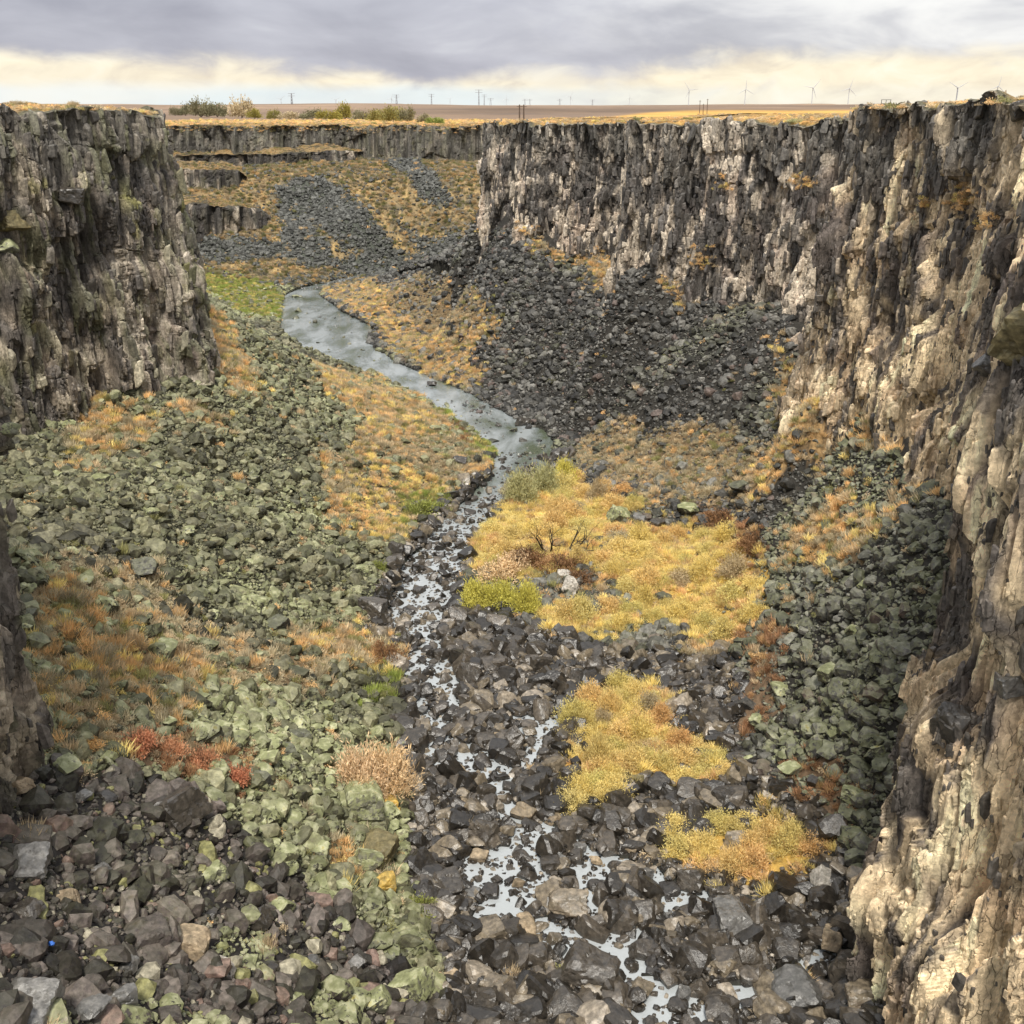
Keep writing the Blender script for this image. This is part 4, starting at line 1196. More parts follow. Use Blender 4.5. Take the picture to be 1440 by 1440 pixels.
def boulder(u, v, wpx, kind, label, worn=False, asp=None, tilt=(0, 0), yaw=None, idx=None, group='boulders', sink=.28, name='boulder', xyz=None):
    if xyz is None: x, y = hit(u, v + wpx * .25); z = float(max(T0(np.array([x]), np.array([y]))[0], 0.1))
    else: x, y, z = xyz
    dist = y * CP + (CAMZ - z) * SP
    s = wpx * dist / FPX / 2
    pool = BIG_W if worn else BIG_S
    src = pool[(idx if idx is not None else rng.integers(0, 99)) % len(pool)]
    key = (src.name, kind)
    if key not in _cache:
        me = src.copy(); me.materials.clear(); me.materials.append(kmat(kind, *KM[kind])); _cache[key] = me
    o = link(bpy.data.objects.new(name, _cache[key]))
    a = asp or (1, rng.uniform(.85, 1.1), rng.uniform(.85, 1.15))
    o.scale = (s * a[0], s * a[1], s * a[2])
    o.rotation_euler = (R(tilt[0]) + rng.normal(0, .08), R(tilt[1]) + rng.normal(0, .08), rng.uniform(0, 6.28) if yaw is None else R(yaw))
    o.location = (x, y, z + s * a[2] * (.62 - sink))
    tag(o, label, 'boulder' if name == 'boulder' else 'rock slab', group)
    placed.append((u, v, wpx / 2))
    return o


HERO = [
    (1030, 1285, 84, 'grey', 'large rounded grey boulder in the riverbed below the lowest yellow willow clump', True),
    (1117, 1388, 92, 'grey', 'broad smooth grey boulder at the bottom, beside the pale canyon wall', True),
    (825, 1358, 92, 'dark', 'largest dark boulder at the bottom of the riverbed, left of the lowest pool', True),
    (798, 1265, 72, 'brown', 'big brown wedge boulder on the right bank of the widest pool', True),
    (628, 1235, 60, 'dark', 'dark grey boulder on the left bank of the widest pool', True),
    (592, 1122, 46, 'dark', 'dark blunt boulder beside the pinkish yellow bush at the river edge', True),
    (640, 1180, 40, 'dark', 'black flat boulder just above the widest pool on its left side', True),
    (582, 1380, 66, 'lichen', 'upright lichen mottled slab near the bottom between rubble and riverbed', False),
    (213, 1312, 58, 'purple', 'dark leaning slab with a ridge, tallest stone in the front rubble', False),
    (268, 1322, 62, 'tan', 'mottled tan and grey boulder right of the leaning dark slab', False),
    (250, 1128, 88, 'dark', 'broad black block on the crest of the front rubble', False),
    (318, 1358, 44, 'pale', 'flat pale grey stone below the mottled tan boulder in the rubble', False),
    (45, 1400, 96, 'grey', 'wide rounded grey boulder in the bottom left corner', True),
    (125, 1410, 56, 'grey', 'second grey boulder right of the wide one in the bottom left corner', True),
    (45, 1208, 70, 'grey', 'long flat grey boulder at the left edge of the front rubble', True),
    (223, 1250, 40, 'purple', 'smooth purple grey stone above the leaning dark slab', True),
    (300, 1220, 62, 'green', 'pale topped mossy block right of centre in the front rubble', False),
    (130, 1380, 48, 'purple', 'purple brown angular block left of the flat pale stone in the rubble', False),
    (395, 1270, 50, 'lichen', 'round lichen spotted boulder where the rubble meets the green scree', False),
    (362, 1290, 46, 'dark', 'black angular stone below the lichen spotted boulder of the rubble', False),
    (510, 1122, 72, 'green', 'flat topped pale green slab under the pinkish yellow bush', False),
    (550, 1128, 30, 'yellow', 'small orange lichen covered block right of the pale green slab', False),
    (530, 1182, 62, 'moss', 'boulder capped with golden moss on the left river bank', False),
    (516, 1205, 52, 'green', 'pale lichen boulder just below the golden moss capped boulder', False),
    (540, 1240, 34, 'yellow', 'small golden mossy stone below the moss capped boulder', False),
    (480, 1290, 40, 'green', 'square pale green block left of the grassy tuft on the left bank', False),
    (445, 1190, 44, 'green', 'pale green block upslope from the golden moss capped boulder', False),
    (800, 890, 42, 'dark', 'black square boulder at the lower edge of the yellow thicket', False),
    (896, 1100, 34, 'moss', 'square block with a bright edge inside the middle willow clump', False),
    (1020, 1118, 50, 'dark', 'dark grey slab between the two yellow willow clumps', False),
    (862, 1148, 52, 'dark', 'long dark boulder under the middle willow clump', True),
    (1158, 1230, 44, 'pale', 'flat pale grey boulder right of the lowest willow clump', False),
    (870, 1285, 56, 'dark', 'round dark boulder between the two small pools', True),
    (745, 1030, 24, 'brown', 'small brown boulder on the right of the upper pool', True),
    (800, 1003, 34, 'dark', 'dark boulder upstream of the middle willow clump', True),
    (655, 970, 40, 'dark', 'dark boulder in the stream left of centre above the upper pool', True),
    (640, 1005, 38, 'dark', 'square dark boulder beside the left pool', True),
    (565, 1010, 44, 'dark', 'dark block at the foot of the green scree by the left pool', False),
    (525, 850, 56, 'dark', 'dark flat boulder on the left bank where the stream splits', False),
    (553, 790, 36, 'dark', 'black boulder on the left bank beside the stony rapids', False),
    (510, 800, 34, 'lichen', 'lichen covered block above the black boulder by the rapids', False),
    (230, 908, 62, 'lichen', 'large lichen topped block with dark underside in the left scree', False),
    (98, 775, 36, 'lichen', 'grey green block near the left cliff foot above the tan brush', False),
    (200, 795, 44, 'dry', 'dark slab half buried in the upper left scree', False),
    (142, 672, 30, 'lichen', 'long dark stone lying below the orange patch at the cliff foot', False),
    (165, 683, 20, 'lichen', 'small round stone right of the long one below the orange patch', False),
    (363, 845, 52, 'lichen', 'wide lichen block with shadowed face, middle of the left scree', False),
    (390, 875, 44, 'dry', 'dark faced boulder just below the wide lichen block', False),
    (308, 1085, 40, 'green', 'mossy boulder near the red bush on the left slope', False),
    (420, 1030, 50, 'dry', 'grey boulder with a dark face right of the red bush', False),
    (400, 1052, 44, 'dry', 'flat dark slab at the tip of the red bush', False),
    (455, 1050, 40, 'lichen', 'lichen boulder between the grey boulder and the pinkish bush', False),
    (450, 612, 30, 'dry', 'dark slab on the left slope above the river bend', False),
    (967, 712, 42, 'lichen', 'lichen covered boulder at the upper right edge of the thicket', False),
    (1043, 680, 36, 'dry', 'dark square boulder on the right slope above the rust coloured brush', False),
    (868, 722, 34, 'lichen', 'grey green boulder in the upper part of the yellow thicket', False),
    (900, 728, 22, 'grey', 'small grey boulder right of the grey green one in the thicket', False),
    (925, 733, 24, 'dark', 'small dark boulder at the right end of the thicket stone row', False),
    (985, 740, 24, 'dark', 'dark boulder at the start of the rust coloured brush', False),
    (795, 806, 26, 'pale', 'pale round stone in the bare gravel below the dead shrub', False),
    (803, 825, 30, 'pale', 'larger pale stone in the middle of the bare gravel', False),
    (1130, 880, 26, 'lichen', 'round green boulder near the foot of the right scree', False),
    (1207, 850, 40, 'dry', 'large grey boulder in the middle of the right scree', False),
    (1200, 885, 34, 'lichen', 'tilted lichen slab below the large grey boulder of the right scree', False),
    (1165, 940, 46, 'green', 'pale green slab low on the right scree', False),
    (1095, 965, 34, 'green', 'round pale green boulder left of the pale slab on the right scree', False),
    (1115, 1075, 44, 'green', 'pale green boulder beside the rust brush near the right wall', False),
    (1100, 1095, 34, 'dry', 'dark boulder right of the slab between the willow clumps', False),
    (735, 592, 22, 'dark', 'black boulder in the water on the right side of the river', True),
    (608, 538, 16, 'dark', 'small black boulder at the orange bank of the upper river', True),
    (763, 644, 18, 'dark', 'dark round stone in the water at the head of the rapids', True),
    (700, 712, 20, 'dark', 'black stone at the tip of the thicket in the rapids', True),
    (652, 695, 22, 'dark', 'dark stone on the left side of the rapids', True),
    (646, 645, 26, 'dark', 'dark boulder at the end of the green bank', True),
    (1210, 1400, 60, 'brown', 'brown rounded boulder right of the broad smooth grey boulder', True),
    (1065, 1010, 30, 'green', 'pale stone at the left edge of the rust coloured strip', False),
    (920, 1175, 40, 'dark', 'dark block left of the lowest willow clump', False),
    (975, 1130, 36, 'dark', 'dark angular block right of the middle willow clump', False),
    (700, 1380, 50, 'brown', 'brown boulder on the left of the largest dark bottom boulder', True),
    (900, 1390, 40, 'brown', 'tan topped boulder between the dark bottom boulder and the lowest pool', True),
    (740, 1300, 44, 'tan', 'tan rounded boulder closing the lower end of the widest pool', True),
    (590, 1425, 60, 'dark', 'dark boulder at the very bottom left of the riverbed', True),
]
for i, h in enumerate(HERO): boulder(h[0], h[1], h[2], h[3], h[4], worn=h[5], idx=i * 5 + 3)

MARKS = [((1030, 1285), 'the large rounded grey boulder'), ((1117, 1388), 'the broad smooth bottom boulder'), ((825, 1358), 'the largest dark boulder'), ((700, 1230), 'the widest pool'), ((840, 1235), 'the small side pool'),
         ((760, 1030), 'the upper pool'), ((620, 1050), 'the left pool'), ((525, 1085), 'the pinkish yellow bush'), ((260, 1055), 'the red bush'), ((780, 760), 'the dead shrub'), ((705, 840), 'the yellow green bush'),
         ((900, 1040), 'the middle willow clump'), ((1050, 1190), 'the lowest willow clump'), ((213, 1312), 'the leaning dark slab'), ((250, 1128), 'the broad black crest block'), ((45, 1400), 'the bottom left corner'),
         ((950, 1405), 'the lowest pool'), ((530, 1182), 'the golden moss boulder'), ((1075, 960), 'the rust coloured strip'), ((600, 870), 'the foot of the rapids'), ((640, 760), 'the rapids'), ((1165, 940), 'the right scree pale slab'),
         ((1207, 850), 'the right scree grey boulder'), ((230, 908), 'the large lichen topped block'), ((363, 845), 'the wide lichen block'), ((150, 870), 'the tan left brush'), ((160, 600), 'the cliff foot orange patch'),
         ((315, 575), 'the left cliff corner foot'), ((1180, 730), 'the right wall orange strip'), ((1000, 900), 'the lower edge of the thicket'), ((1100, 530), 'the pale wall orange grass'), ((900, 560), 'the middle of the right scree'),
         ((480, 600), 'the golden left bank'), ((640, 430), 'the golden right bank'), ((1290, 740), 'the foot of the pale wall'), ((450, 780), 'the golden rapids brush'), ((582, 1380), 'the lichen mottled slab'), ((1150, 1340), 'the pool by the right wall')]
used = {h[4] for h in HERO}


def where(u, v, far=''):
    k = min(range(len(MARKS)), key=lambda i: (MARKS[i][0][0] - u) ** 2 + 1.6 * (MARKS[i][0][1] - v) ** 2)
    (a, b), t = MARKS[k]
    dx, dy = u - a, v - b
    if abs(dx) > 2.2 * abs(dy): rel = 'left of' if dx < 0 else 'right of'
    elif abs(dy) > 2.2 * abs(dx): rel = 'beyond' if dy < 0 else 'in front of'
    else: rel = ('above ' if dy < 0 else 'below ') + ('left of' if dx < 0 else 'right of')
    return rel, t


WORDS = {'dark': 'dark', 'grey': 'grey', 'brown': 'brown', 'pale': 'pale', 'lichen': 'lichened', 'green': 'green', 'purple': 'purplish', 'rust': 'reddish', 'tan': 'tan', 'dry': 'charcoal', 'moss': 'mossy', 'yellow': 'golden'}
RANK = ['', 'second ', 'third ', 'fourth ', 'fifth ', 'sixth ', 'seventh ', 'eighth ']


def random_boulders(n):
    cand = []
    tries = 0
    while len(cand) < n and tries < 9000:
        tries += 1
        u = rng.uniform(0, 1300); v = 600 + 840 * rng.uniform(0, 1) ** .7
        x, y = hit(u, v); X = np.array([x]); Y = np.array([y])
        if not inside(floor_poly, X, Y)[0]: continue
        if inz('thicket', X, Y)[0] or inz('clump', X, Y)[0] or inz('green', X, Y)[0] or inz('river', X, Y)[0]: continue
        g = inz('gold', X, Y, 1)[0] or inz('sage', X, Y, 1)[0]
        if g and rng.uniform() < .75: continue
        d = math.hypot(x, y)
        size = rng.uniform(1.5, 2.7) if rng.uniform() < .3 else rng.uniform(1.1, 1.7)
        if v < 850: size *= .8
        wpx = size * FPX / (y * CP + 55 * SP)
        if any((u - a) ** 2 + (v - b) ** 2 < (c + wpx * .45) ** 2 for a, b, c in placed): continue
        bed = inz('bed', X, Y, 1.0)[0]; fr = inz('front', X, Y, .4)[0]; L = left_of_river(X, Y)[0]
        if bed: k = rng.choice(['dark', 'dark', 'grey', 'brown', 'tan'])
        elif fr: k = rng.choice(['purple', 'dark', 'grey', 'rust', 'green', 'purple', 'tan'], p=[.3, .3, .17, .02, .06, .1, .05])
        elif L: k = rng.choice(['lichen', 'green', 'dry', 'moss'], p=[.5, .22, .22, .06])
        else: k = rng.choice(['dry', 'lichen', 'green', 'dark'], p=[.5, .25, .1, .15])
        placed.append((u, v, wpx / 2)); cand.append((wpx, u, v, k, bed))
    cand.sort(reverse=True)
    seen = {}
    for wpx, u, v, k, bed in cand:
        rel, t = where(u, v)
        key = (rel, t, k); r_ = seen.get(key, 0); seen[key] = r_ + 1
        lab = '%s%s %s %s %s' % ('' if r_ == 0 else RANK[min(r_, 7)] + 'largest ', WORDS[k], 'worn boulder' if bed else 'angular boulder', rel, t)
        while lab in used: lab = lab.replace('boulder', 'stone', 1) if 'boulder ' in lab else lab + ' again'
        used.add(lab)
        boulder(u, v, wpx, k, lab, worn=bool(bed), sink=.36)
        placed.pop()


random_boulders(215)

# ------------------------------------------------------------------ shrubs
def ramp3(*c): return list(c)


FM = {
    'yellow': foliage_mat('willow_yellow', 'OBJ', [(.84, .68, .25), (.92, .76, .32), (.88, .64, .30), (.74, .66, .26), (.95, .80, .38)]),
    'yellowgreen': foliage_mat('willow_green_yellow', 'OBJ', [(.68, .64, .16), (.78, .70, .18)]),
    'olive': foliage_mat('willow_olive', 'OBJ', [(.50, .50, .28), (.58, .56, .30)]),
    'pink': foliage_mat('brush_pinkish', 'OBJ', [(.84, .63, .42), (.90, .70, .40)]),
    'red': foliage_mat('brush_red', 'OBJ', [(.58, .25, .15), (.64, .30, .18), (.68, .38, .22)]),
    'brown': foliage_mat('brush_brown', 'OBJ', [(.27, .16, .09), (.36, .21, .11)]),
    'sage': foliage_mat('sagebrush', 'OBJ', [(.54, .46, .30), (.62, .51, .33), (.54, .50, .36)]),
    'green': foliage_mat('fresh_green', 'OBJ', [(.30, .36, .10), (.38, .40, .12)]),
    'orange': foliage_mat('brush_orange', 'OBJ', [(.78, .50, .23), (.84, .58, .27)]),
    'treegrey': foliage_mat('tree_grey_green', 'OBJ', [(.27, .26, .16), (.34, .31, .20)]),
    'treeyellow': foliage_mat('tree_yellow', 'OBJ', [(.38, .33, .09), (.34, .31, .12)]),
}
WILLOW = [blade_mesh('foliage', 500 + i, 4200, 1.0, 1.0, .15, .020, None, .5, .4, 60, .75) for i in range(5)]
BUSH = [blade_mesh('foliage', 520 + i, 2000, 1.0, .75, .14, .028, None, .4, .5, 30, .8) for i in range(4)]
CROWN = [blade_mesh('crown', 540 + i, 1500, 1.0, 1.0, .17, .05, None, .3, .4, 34) for i in range(4)]


def tubes(name, segs, mat, sides=5):
    """segs: list of (p0, r0, p1, r1)"""
    V, F = [], []
    for p0, r0, p1, r1 in segs:
        p0, p1 = np.array(p0, float), np.array(p1, float); d = p1 - p0; d /= np.linalg.norm(d) + 1e-9
        a = np.cross(d, [0, 0, 1.0] if abs(d[2]) < .9 else [1.0, 0, 0]); a /= np.linalg.norm(a); b = np.cross(d, a); k = len(V)
        for p, r_ in ((p0, r0), (p1, r1)):
            for t in range(sides):
                th = 6.2832 * t / sides; V.append(p + r_ * (a * math.cos(th) + b * math.sin(th)))
        for t in range(sides): F.append([k + t, k + (t + 1) % sides, k + sides + (t + 1) % sides, k + sides + t])
    return mesh_np(name, np.array(V), np.array(F), mat, smooth=True)


def branches(r, base, direc, length, rad, depth, out, spread=.55, tipup=.1):
    n = 3; p = np.array(base, float); d = np.array(direc, float); d /= np.linalg.norm(d)
    for k in range(n):
        nd = d + r.normal(0, .22, 3); nd[2] += tipup; nd /= np.linalg.norm(nd)
        q = p + nd * length / n; r1 = rad * (1 - .22 * (k + 1))
        out.append((p, rad * (1 - .22 * k), q, r1)); p, d = q, nd
        if depth > 0 and k >= 0:
            for _ in range(2 if k == n - 1 else 1):
                sd_ = d + r.normal(0, spread, 3); branches(r, p, sd_, length * .62, r1 * .75, depth - 1, out, spread, tipup)


STEM = []
for i in range(3):
    r_ = np.random.default_rng(60 + i); segs = []
    for k in range(9): branches(r_, (r_.normal(0, .12), r_.normal(0, .12), -.1), (r_.normal(0, .6), r_.normal(0, .6), 1), .85, .022, 1, segs, .4)
    STEM.append(tubes('stem', segs, M_bark, 4))
_fc = {}


def foliage_of(src, kind):
    if (src.name, kind) not in _fc:
        me = src.copy(); me.materials.clear(); me.materials.append(FM[kind]); _fc[(src.name, kind)] = me
    return _fc[(src.name, kind)]


def shrub(name, u, v, wpx, hpx, kind, label, cat, group, pool=None, loc=None, stems=True):
    pool = pool or WILLOW
    if loc is None: x, y = hit(u, v); z = float(T(np.array([x]), np.array([y]))[0])
    else: x, y, z = loc
    k = (y * CP + (CAMZ - z) * SP) / FPX
    root = link(bpy.data.objects.new(name, None)); root.empty_display_size = .3
    root.location = (x, y, z - .06); root.rotation_euler = (0, 0, rng.uniform(0, 6.28)); root.scale = (wpx * k / 2, wpx * k / 2, hpx * k)
    tag(root, label, cat, group)
    f = link(bpy.data.objects.new('foliage', foliage_of(pool[rng.integers(len(pool))], kind)), root)
    if stems: link(bpy.data.objects.new('stem', STEM[rng.integers(3)]), root)
    return root


NAMED_SHRUBS = [
    ('willow_shrub', 506, 1112, 78, 58, 'pink', 'pinkish yellow rounded bush on the left river bank', 'shrub'), ('willow_shrub', 546, 1115, 76, 60, 'pink', 'right half of the pinkish bush, leaning over the riverbed stones', 'shrub'),
    ('willow_shrub', 672, 855, 52, 34, 'yellowgreen', 'bright yellow green bush at the left tip of the gravel bar', 'shrub'), ('willow_shrub', 705, 852, 50, 34, 'yellowgreen', 'middle yellow green bush on the tip of the gravel bar', 'shrub'),
    ('willow_shrub', 738, 858, 44, 38, 'yellowgreen', 'yellow green bush right of its two neighbours, against the dark stones', 'shrub'),
    ('willow_shrub', 735, 705, 48, 40, 'olive', 'grey olive willow at the head of the thicket, beside the stream', 'shrub'), ('willow_shrub', 765, 690, 46, 36, 'olive', 'olive willow behind the first one at the head of the thicket', 'shrub'), ('willow_shrub', 795, 678, 38, 28, 'yellowgreen', 'small yellowish willow at the upstream end of the thicket', 'shrub'),
    ('brush_shrub', 590, 722, 50, 24, 'green', 'fresh green low bush on the left bank beside the rapids', 'bush'), ('brush_shrub', 620, 718, 30, 18, 'green', 'small green bush right of the larger green one by the rapids', 'bush'), ('brush_shrub', 532, 800, 26, 20, 'green', 'small green bush above the black bank boulder', 'bush'),
    ('brush_shrub', 592, 1285, 48, 26, 'green', 'green grassy bush among the rubble left of the widest pool', 'bush'), ('brush_shrub', 545, 930, 48, 34, 'brown', 'twiggy brown bush at the foot of the green scree', 'bush'),
    ('brush_shrub', 195, 1060, 52, 34, 'red', 'red bush, leftmost of the red brush on the left slope', 'bush'), ('brush_shrub', 238, 1062, 50, 36, 'red', 'deep red bush, second in the red brush on the left slope', 'bush'), ('brush_shrub', 285, 1078, 50, 32, 'red', 'orange red bush in the middle of the red brush', 'bush'), ('brush_shrub', 325, 1095, 50, 32, 'red', 'orange red bush at the right end of the red brush', 'bush'),
    ('brush_shrub', 745, 790, 60, 26, 'brown', 'brown bush under the left limbs of the dead shrub', 'bush'), ('brush_shrub', 790, 800, 60, 26, 'brown', 'dark brown bush right under the dead shrub', 'bush'), ('brush_shrub', 725, 800, 60, 30, 'pink', 'faded pink brown bush left of the dead shrub', 'bush'), ('brush_shrub', 700, 815, 60, 30, 'pink', 'faded yellow pink bush just above the yellow green bushes', 'bush'),
    ('brush_shrub', 820, 815, 44, 20, 'brown', 'low brown bush at the upper edge of the bare gravel', 'bush'),
    ('brush_shrub', 1060, 770, 50, 24, 'brown', 'rusty brown bush at the right end of the thicket', 'bush'), ('brush_shrub', 1020, 735, 54, 22, 'brown', 'rusty bush above the right end of the thicket', 'bush'),
]
for n_, u, v, w_, h_, k, lab, cat in NAMED_SHRUBS:
    shrub(n_, u, v, w_, h_, k, lab, cat, 'shrubs of the gorge floor', WILLOW if n_ == 'willow_shrub' else BUSH)

MARKS2 = [((780, 760), 'the dead shrub'), ((705, 840), 'the yellow green bushes'), ((765, 690), 'the olive willows'), ((868, 722), 'the grey green boulder'), ((925, 733), 'the thicket stone row'), ((800, 890), 'the black square boulder'), ((830, 838), 'the bare gravel'),
          ((1060, 770), 'the rusty brown bush'), ((1060, 860), 'the foot of the right scree'), ((985, 905), 'the lower edge of the thicket'), ((900, 800), 'the middle of the thicket'), ((896, 1100), 'the block with a bright edge'), ((862, 1148), 'the long dark boulder'), ((800, 1003), 'the dark upstream boulder'),
          ((1020, 1118), 'the dark slab between the clumps'), ((1158, 1230), 'the flat pale boulder'), ((920, 1175), 'the dark block left of the lowest clump')]
SIZE = ['tallest', 'second tallest', 'third tallest', 'fourth tallest', 'fifth tallest', 'sixth tallest', 'seventh tallest', 'eighth tallest', 'ninth tallest', 'tenth tallest', 'shortest', 'small', 'tiny', 'slight']


def fill_willows(zname, step, wr, hr, what, group):
    global MARKS
    keep = MARKS; MARKS = MARKS2
    spots = []
    for poly in Z_[zname]:
        x0, y0 = poly.min(0); x1, y1 = poly.max(0)
        ys = np.arange(y0, y1, step * 1.35)
        for yv in ys:
            for xv in np.arange(x0, x1, step):
                px, py = xv + rng.uniform(-.45, .45) * step, yv + rng.uniform(-.5, .5) * step
                X, Y = np.array([px]), np.array([py])
                if not inside(poly, X, Y)[0] or inz('bare', X, Y)[0]: continue
                z = float(T(X, Y)[0]); u, v = project(px, py, z)
                if any(abs(u - a) < 20 and -8 < v - b < 26 for a, b in ((868, 722), (900, 728), (925, 733), (800, 890), (896, 1100), (745, 790), (790, 800), (820, 815), (780, 770), (725, 795), (735, 705), (765, 690))): continue
                if rng.uniform() < .14: continue
                spots.append((rng.uniform(*hr) * rng.choice([.55, 1, 1.5], p=[.35, .45, .2]), u, v, px, py, z))
    spots.sort(reverse=True); seen = {}
    for h, u, v, px, py, z in spots:
        rel, t = where(u, v); i = seen.get((rel, t), 0); seen[(rel, t)] = i + 1
        k = 'yellow' if rng.uniform() < .82 else rng.choice(['yellowgreen', 'orange', 'sage', 'sage'])
        cw = {'yellow': 'golden yellow', 'yellowgreen': 'greenish yellow', 'orange': 'orange tinted', 'pink': 'pinkish', 'sage': 'pale tan'}[k]
        kk_ = (py * CP + (CAMZ - z) * SP) / FPX
        w_ = rng.uniform(*wr)
        shrub('willow_shrub', u, v, w_ / kk_, h / kk_, k, '%s %s willow %s %s' % (SIZE[min(i, 13)], cw, rel, t), 'shrub', group, WILLOW, (px, py, z))
    MARKS = keep
    print(zname, len(spots))


fill_willows('thicket', 2.6, (2.6, 4.2), (1.0, 1.9), 'thicket', 'yellow willows of the island thicket')
fill_willows('clump', 1.75, (2.2, 3.4), (1.1, 2.0), 'clump', 'yellow willows of the lower clumps')

# dead shrub with bare twisted limbs
r_ = np.random.default_rng(5)
x, y = hit(783, 778); z = float(T0(np.array([x]), np.array([y]))[0])
dead = link(bpy.data.objects.new('dead_shrub', None)); dead.location = (x, y, z); tag(dead, 'dead shrub with bare black twisted limbs rising from the thicket', 'dead shrub')
M_dead = plain_mat('dead_wood', (0.045, 0.036, 0.03), .9)
for bx, dx, ln in ((-1.2, -.7, 3.6), (-.9, .1, 4.2), (-1.6, -1.6, 3.0), (1.4, .5, 3.8), (1.8, 1.5, 3.4), (2.2, 2.6, 3.0)):
    segs = []; branches(r_, (bx, 0, -.1), (dx, r_.normal(0, .3), 1.1), ln, .19, 2, segs, .55, -.02)
    link(bpy.data.objects.new('limb', tubes('limb', segs, M_dead, 5)), dead)

# clumps of sagebrush and bunchgrass that stand out on the slopes
def slope_brush(n):
    out = []; tries = 0
    while len(out) < n and tries < 4000:
        tries += 1
        u, v = rng.uniform(30, 1290), rng.uniform(560, 1180); x, y = hit(u, v); X, Y = np.array([x]), np.array([y])
        s_, g_, ru = inz('sage', X, Y)[0], inz('gold', X, Y)[0], inz('rust', X, Y)[0]
        if not (s_ or g_ or ru) or not inside(floor_poly, X, Y)[0]: continue
        if any((u - a) ** 2 + (v - b) ** 2 < 18 ** 2 for a, b, *_ in out) or any((u - a) ** 2 + (v - b) ** 2 < (c + 6) ** 2 for a, b, c in placed): continue
        k = 'brown' if ru else ('sage' if s_ or rng.uniform() < .4 else 'orange')
        if g_ and left_of_river(X, Y)[0] and x > -26 and y > 118 and rng.uniform() < .5: k = 'yellow'
        out.append((u, v, rng.uniform(1.1, 2.1), k, x, y))
    out.sort(key=lambda q: -q[2]); seen = {}
    SZ = ['largest', 'second largest', 'third largest', 'fourth largest', 'fifth largest', 'sixth largest', 'seventh largest', 'eighth largest', 'smallest', 'small']
    for u, v, w_, k, x, y in out:
        rel, t = where(u, v); key = (rel, t, k); i = seen.get(key, 0); seen[key] = i + 1
        z = float(T(np.array([x]), np.array([y]))[0]); kk_ = (y * CP + (CAMZ - z) * SP) / FPX
        cw = {'brown': 'rusty brown', 'sage': 'grey tan', 'orange': 'orange', 'yellow': 'yellow'}[k]
        shrub('sagebrush', u, v, w_ / kk_, w_ * .42 / kk_, k, '%s %s brush clump %s %s' % (SZ[min(i, 9)], cw, rel, t), 'bush', 'brush clumps on the slopes', BUSH, (x, y, z - .05), stems=False)


slope_brush(150)


# ------------------------------------------------------------------ along the rims
def on_plain(u, v):
    d = ray(u, v); lo, hi = 60.0, 3500.0
    for t in np.linspace(420, 3500, 3000):
        if CAMZ + d[2] / d[1] * t < plateau_z(d[0] / d[1] * t, t) - .35: return d[0] / d[1] * t, t
    return d[0] / d[1] * 900, 900


def wall_top(W, u, rows, back):
    """a point on the top of a wall, some metres behind its edge, at photo column u"""
    V = W['V'][:, rows + back]; uu, vv = project(V[:, 0], V[:, 1], V[:, 2]); ok = V[:, 1] > 40
    i = np.argmin(np.abs(uu - u) + (~ok) * 1e6); return V[i]


for i, (u, w_, h_, bk, k, lab) in enumerate([
        (6, 24, 11, 9, 'sage', 'bushy sagebrush at the left end of the left rim'), (26, 18, 8, 9, 'sage', 'low sagebrush beside the one at the left end of the rim'), (96, 20, 11, 9, 'sage', 'dark twiggy sagebrush on the skyline of the left rim'), (118, 18, 9, 9, 'sage', 'grey sagebrush just right of the dark twiggy one'),
        (134, 18, 10, 9, 'sage', 'third sagebrush of the skyline row on the left rim'), (62, 26, 7, 7, 'orange', 'orange brush near the left end of the left rim'), (160, 26, 8, 8, 'sage', 'wide tan brush in the middle of the left rim'), (188, 20, 8, 7, 'orange', 'orange brush right of the wide tan brush on the left rim'),
        (205, 18, 8, 7, 'sage', 'round tan sagebrush near the corner of the left cliff'), (226, 14, 6, 4, 'sage', 'small sagebrush at the very corner of the left cliff')]):
    p = wall_top(W_L, u, 300, bk); shrub('sagebrush', 0, 0, w_, h_, k, lab, 'bush', 'brush on the left rim', BUSH, tuple(p), stems=False)
for i, (u, w_, h_, bk, k, lab) in enumerate([
        (1232, 16, 8, 5, 'yellow', 'yellow brush left of the bin on the right rim'), (1302, 20, 9, 7, 'sage', 'tan brush in the middle of the right rim'), (1318, 20, 8, 6, 'orange', 'orange brush beside the tan one on the right rim'), (1350, 18, 6, 6, 'orange', 'low orange brush on the right rim'), (1380, 20, 8, 6, 'sage', 'tan brush near the dark rim boulder'),
        (1408, 24, 8, 7, 'orange', 'orange brush behind the dark rim boulder'), (1430, 20, 8, 7, 'sage', 'tan brush at the right end of the rim'), (835, 18, 7, 4, 'sage', 'grey brush on the middle of the right rim, far part'), (765, 22, 7, 4, 'olive', 'olive brush near the left end of the right rim'), (1000, 20, 6, 4, 'sage', 'grey brush on the dark stretch of the right rim'), (1120, 26, 7, 3, 'olive', 'olive brush above the notch in the right rim')]):
    p = wall_top(W_R, u, 360, bk); shrub('sagebrush', 0, 0, w_, h_, k, lab, 'bush', 'brush on the right rim', BUSH, tuple(p), stems=False)

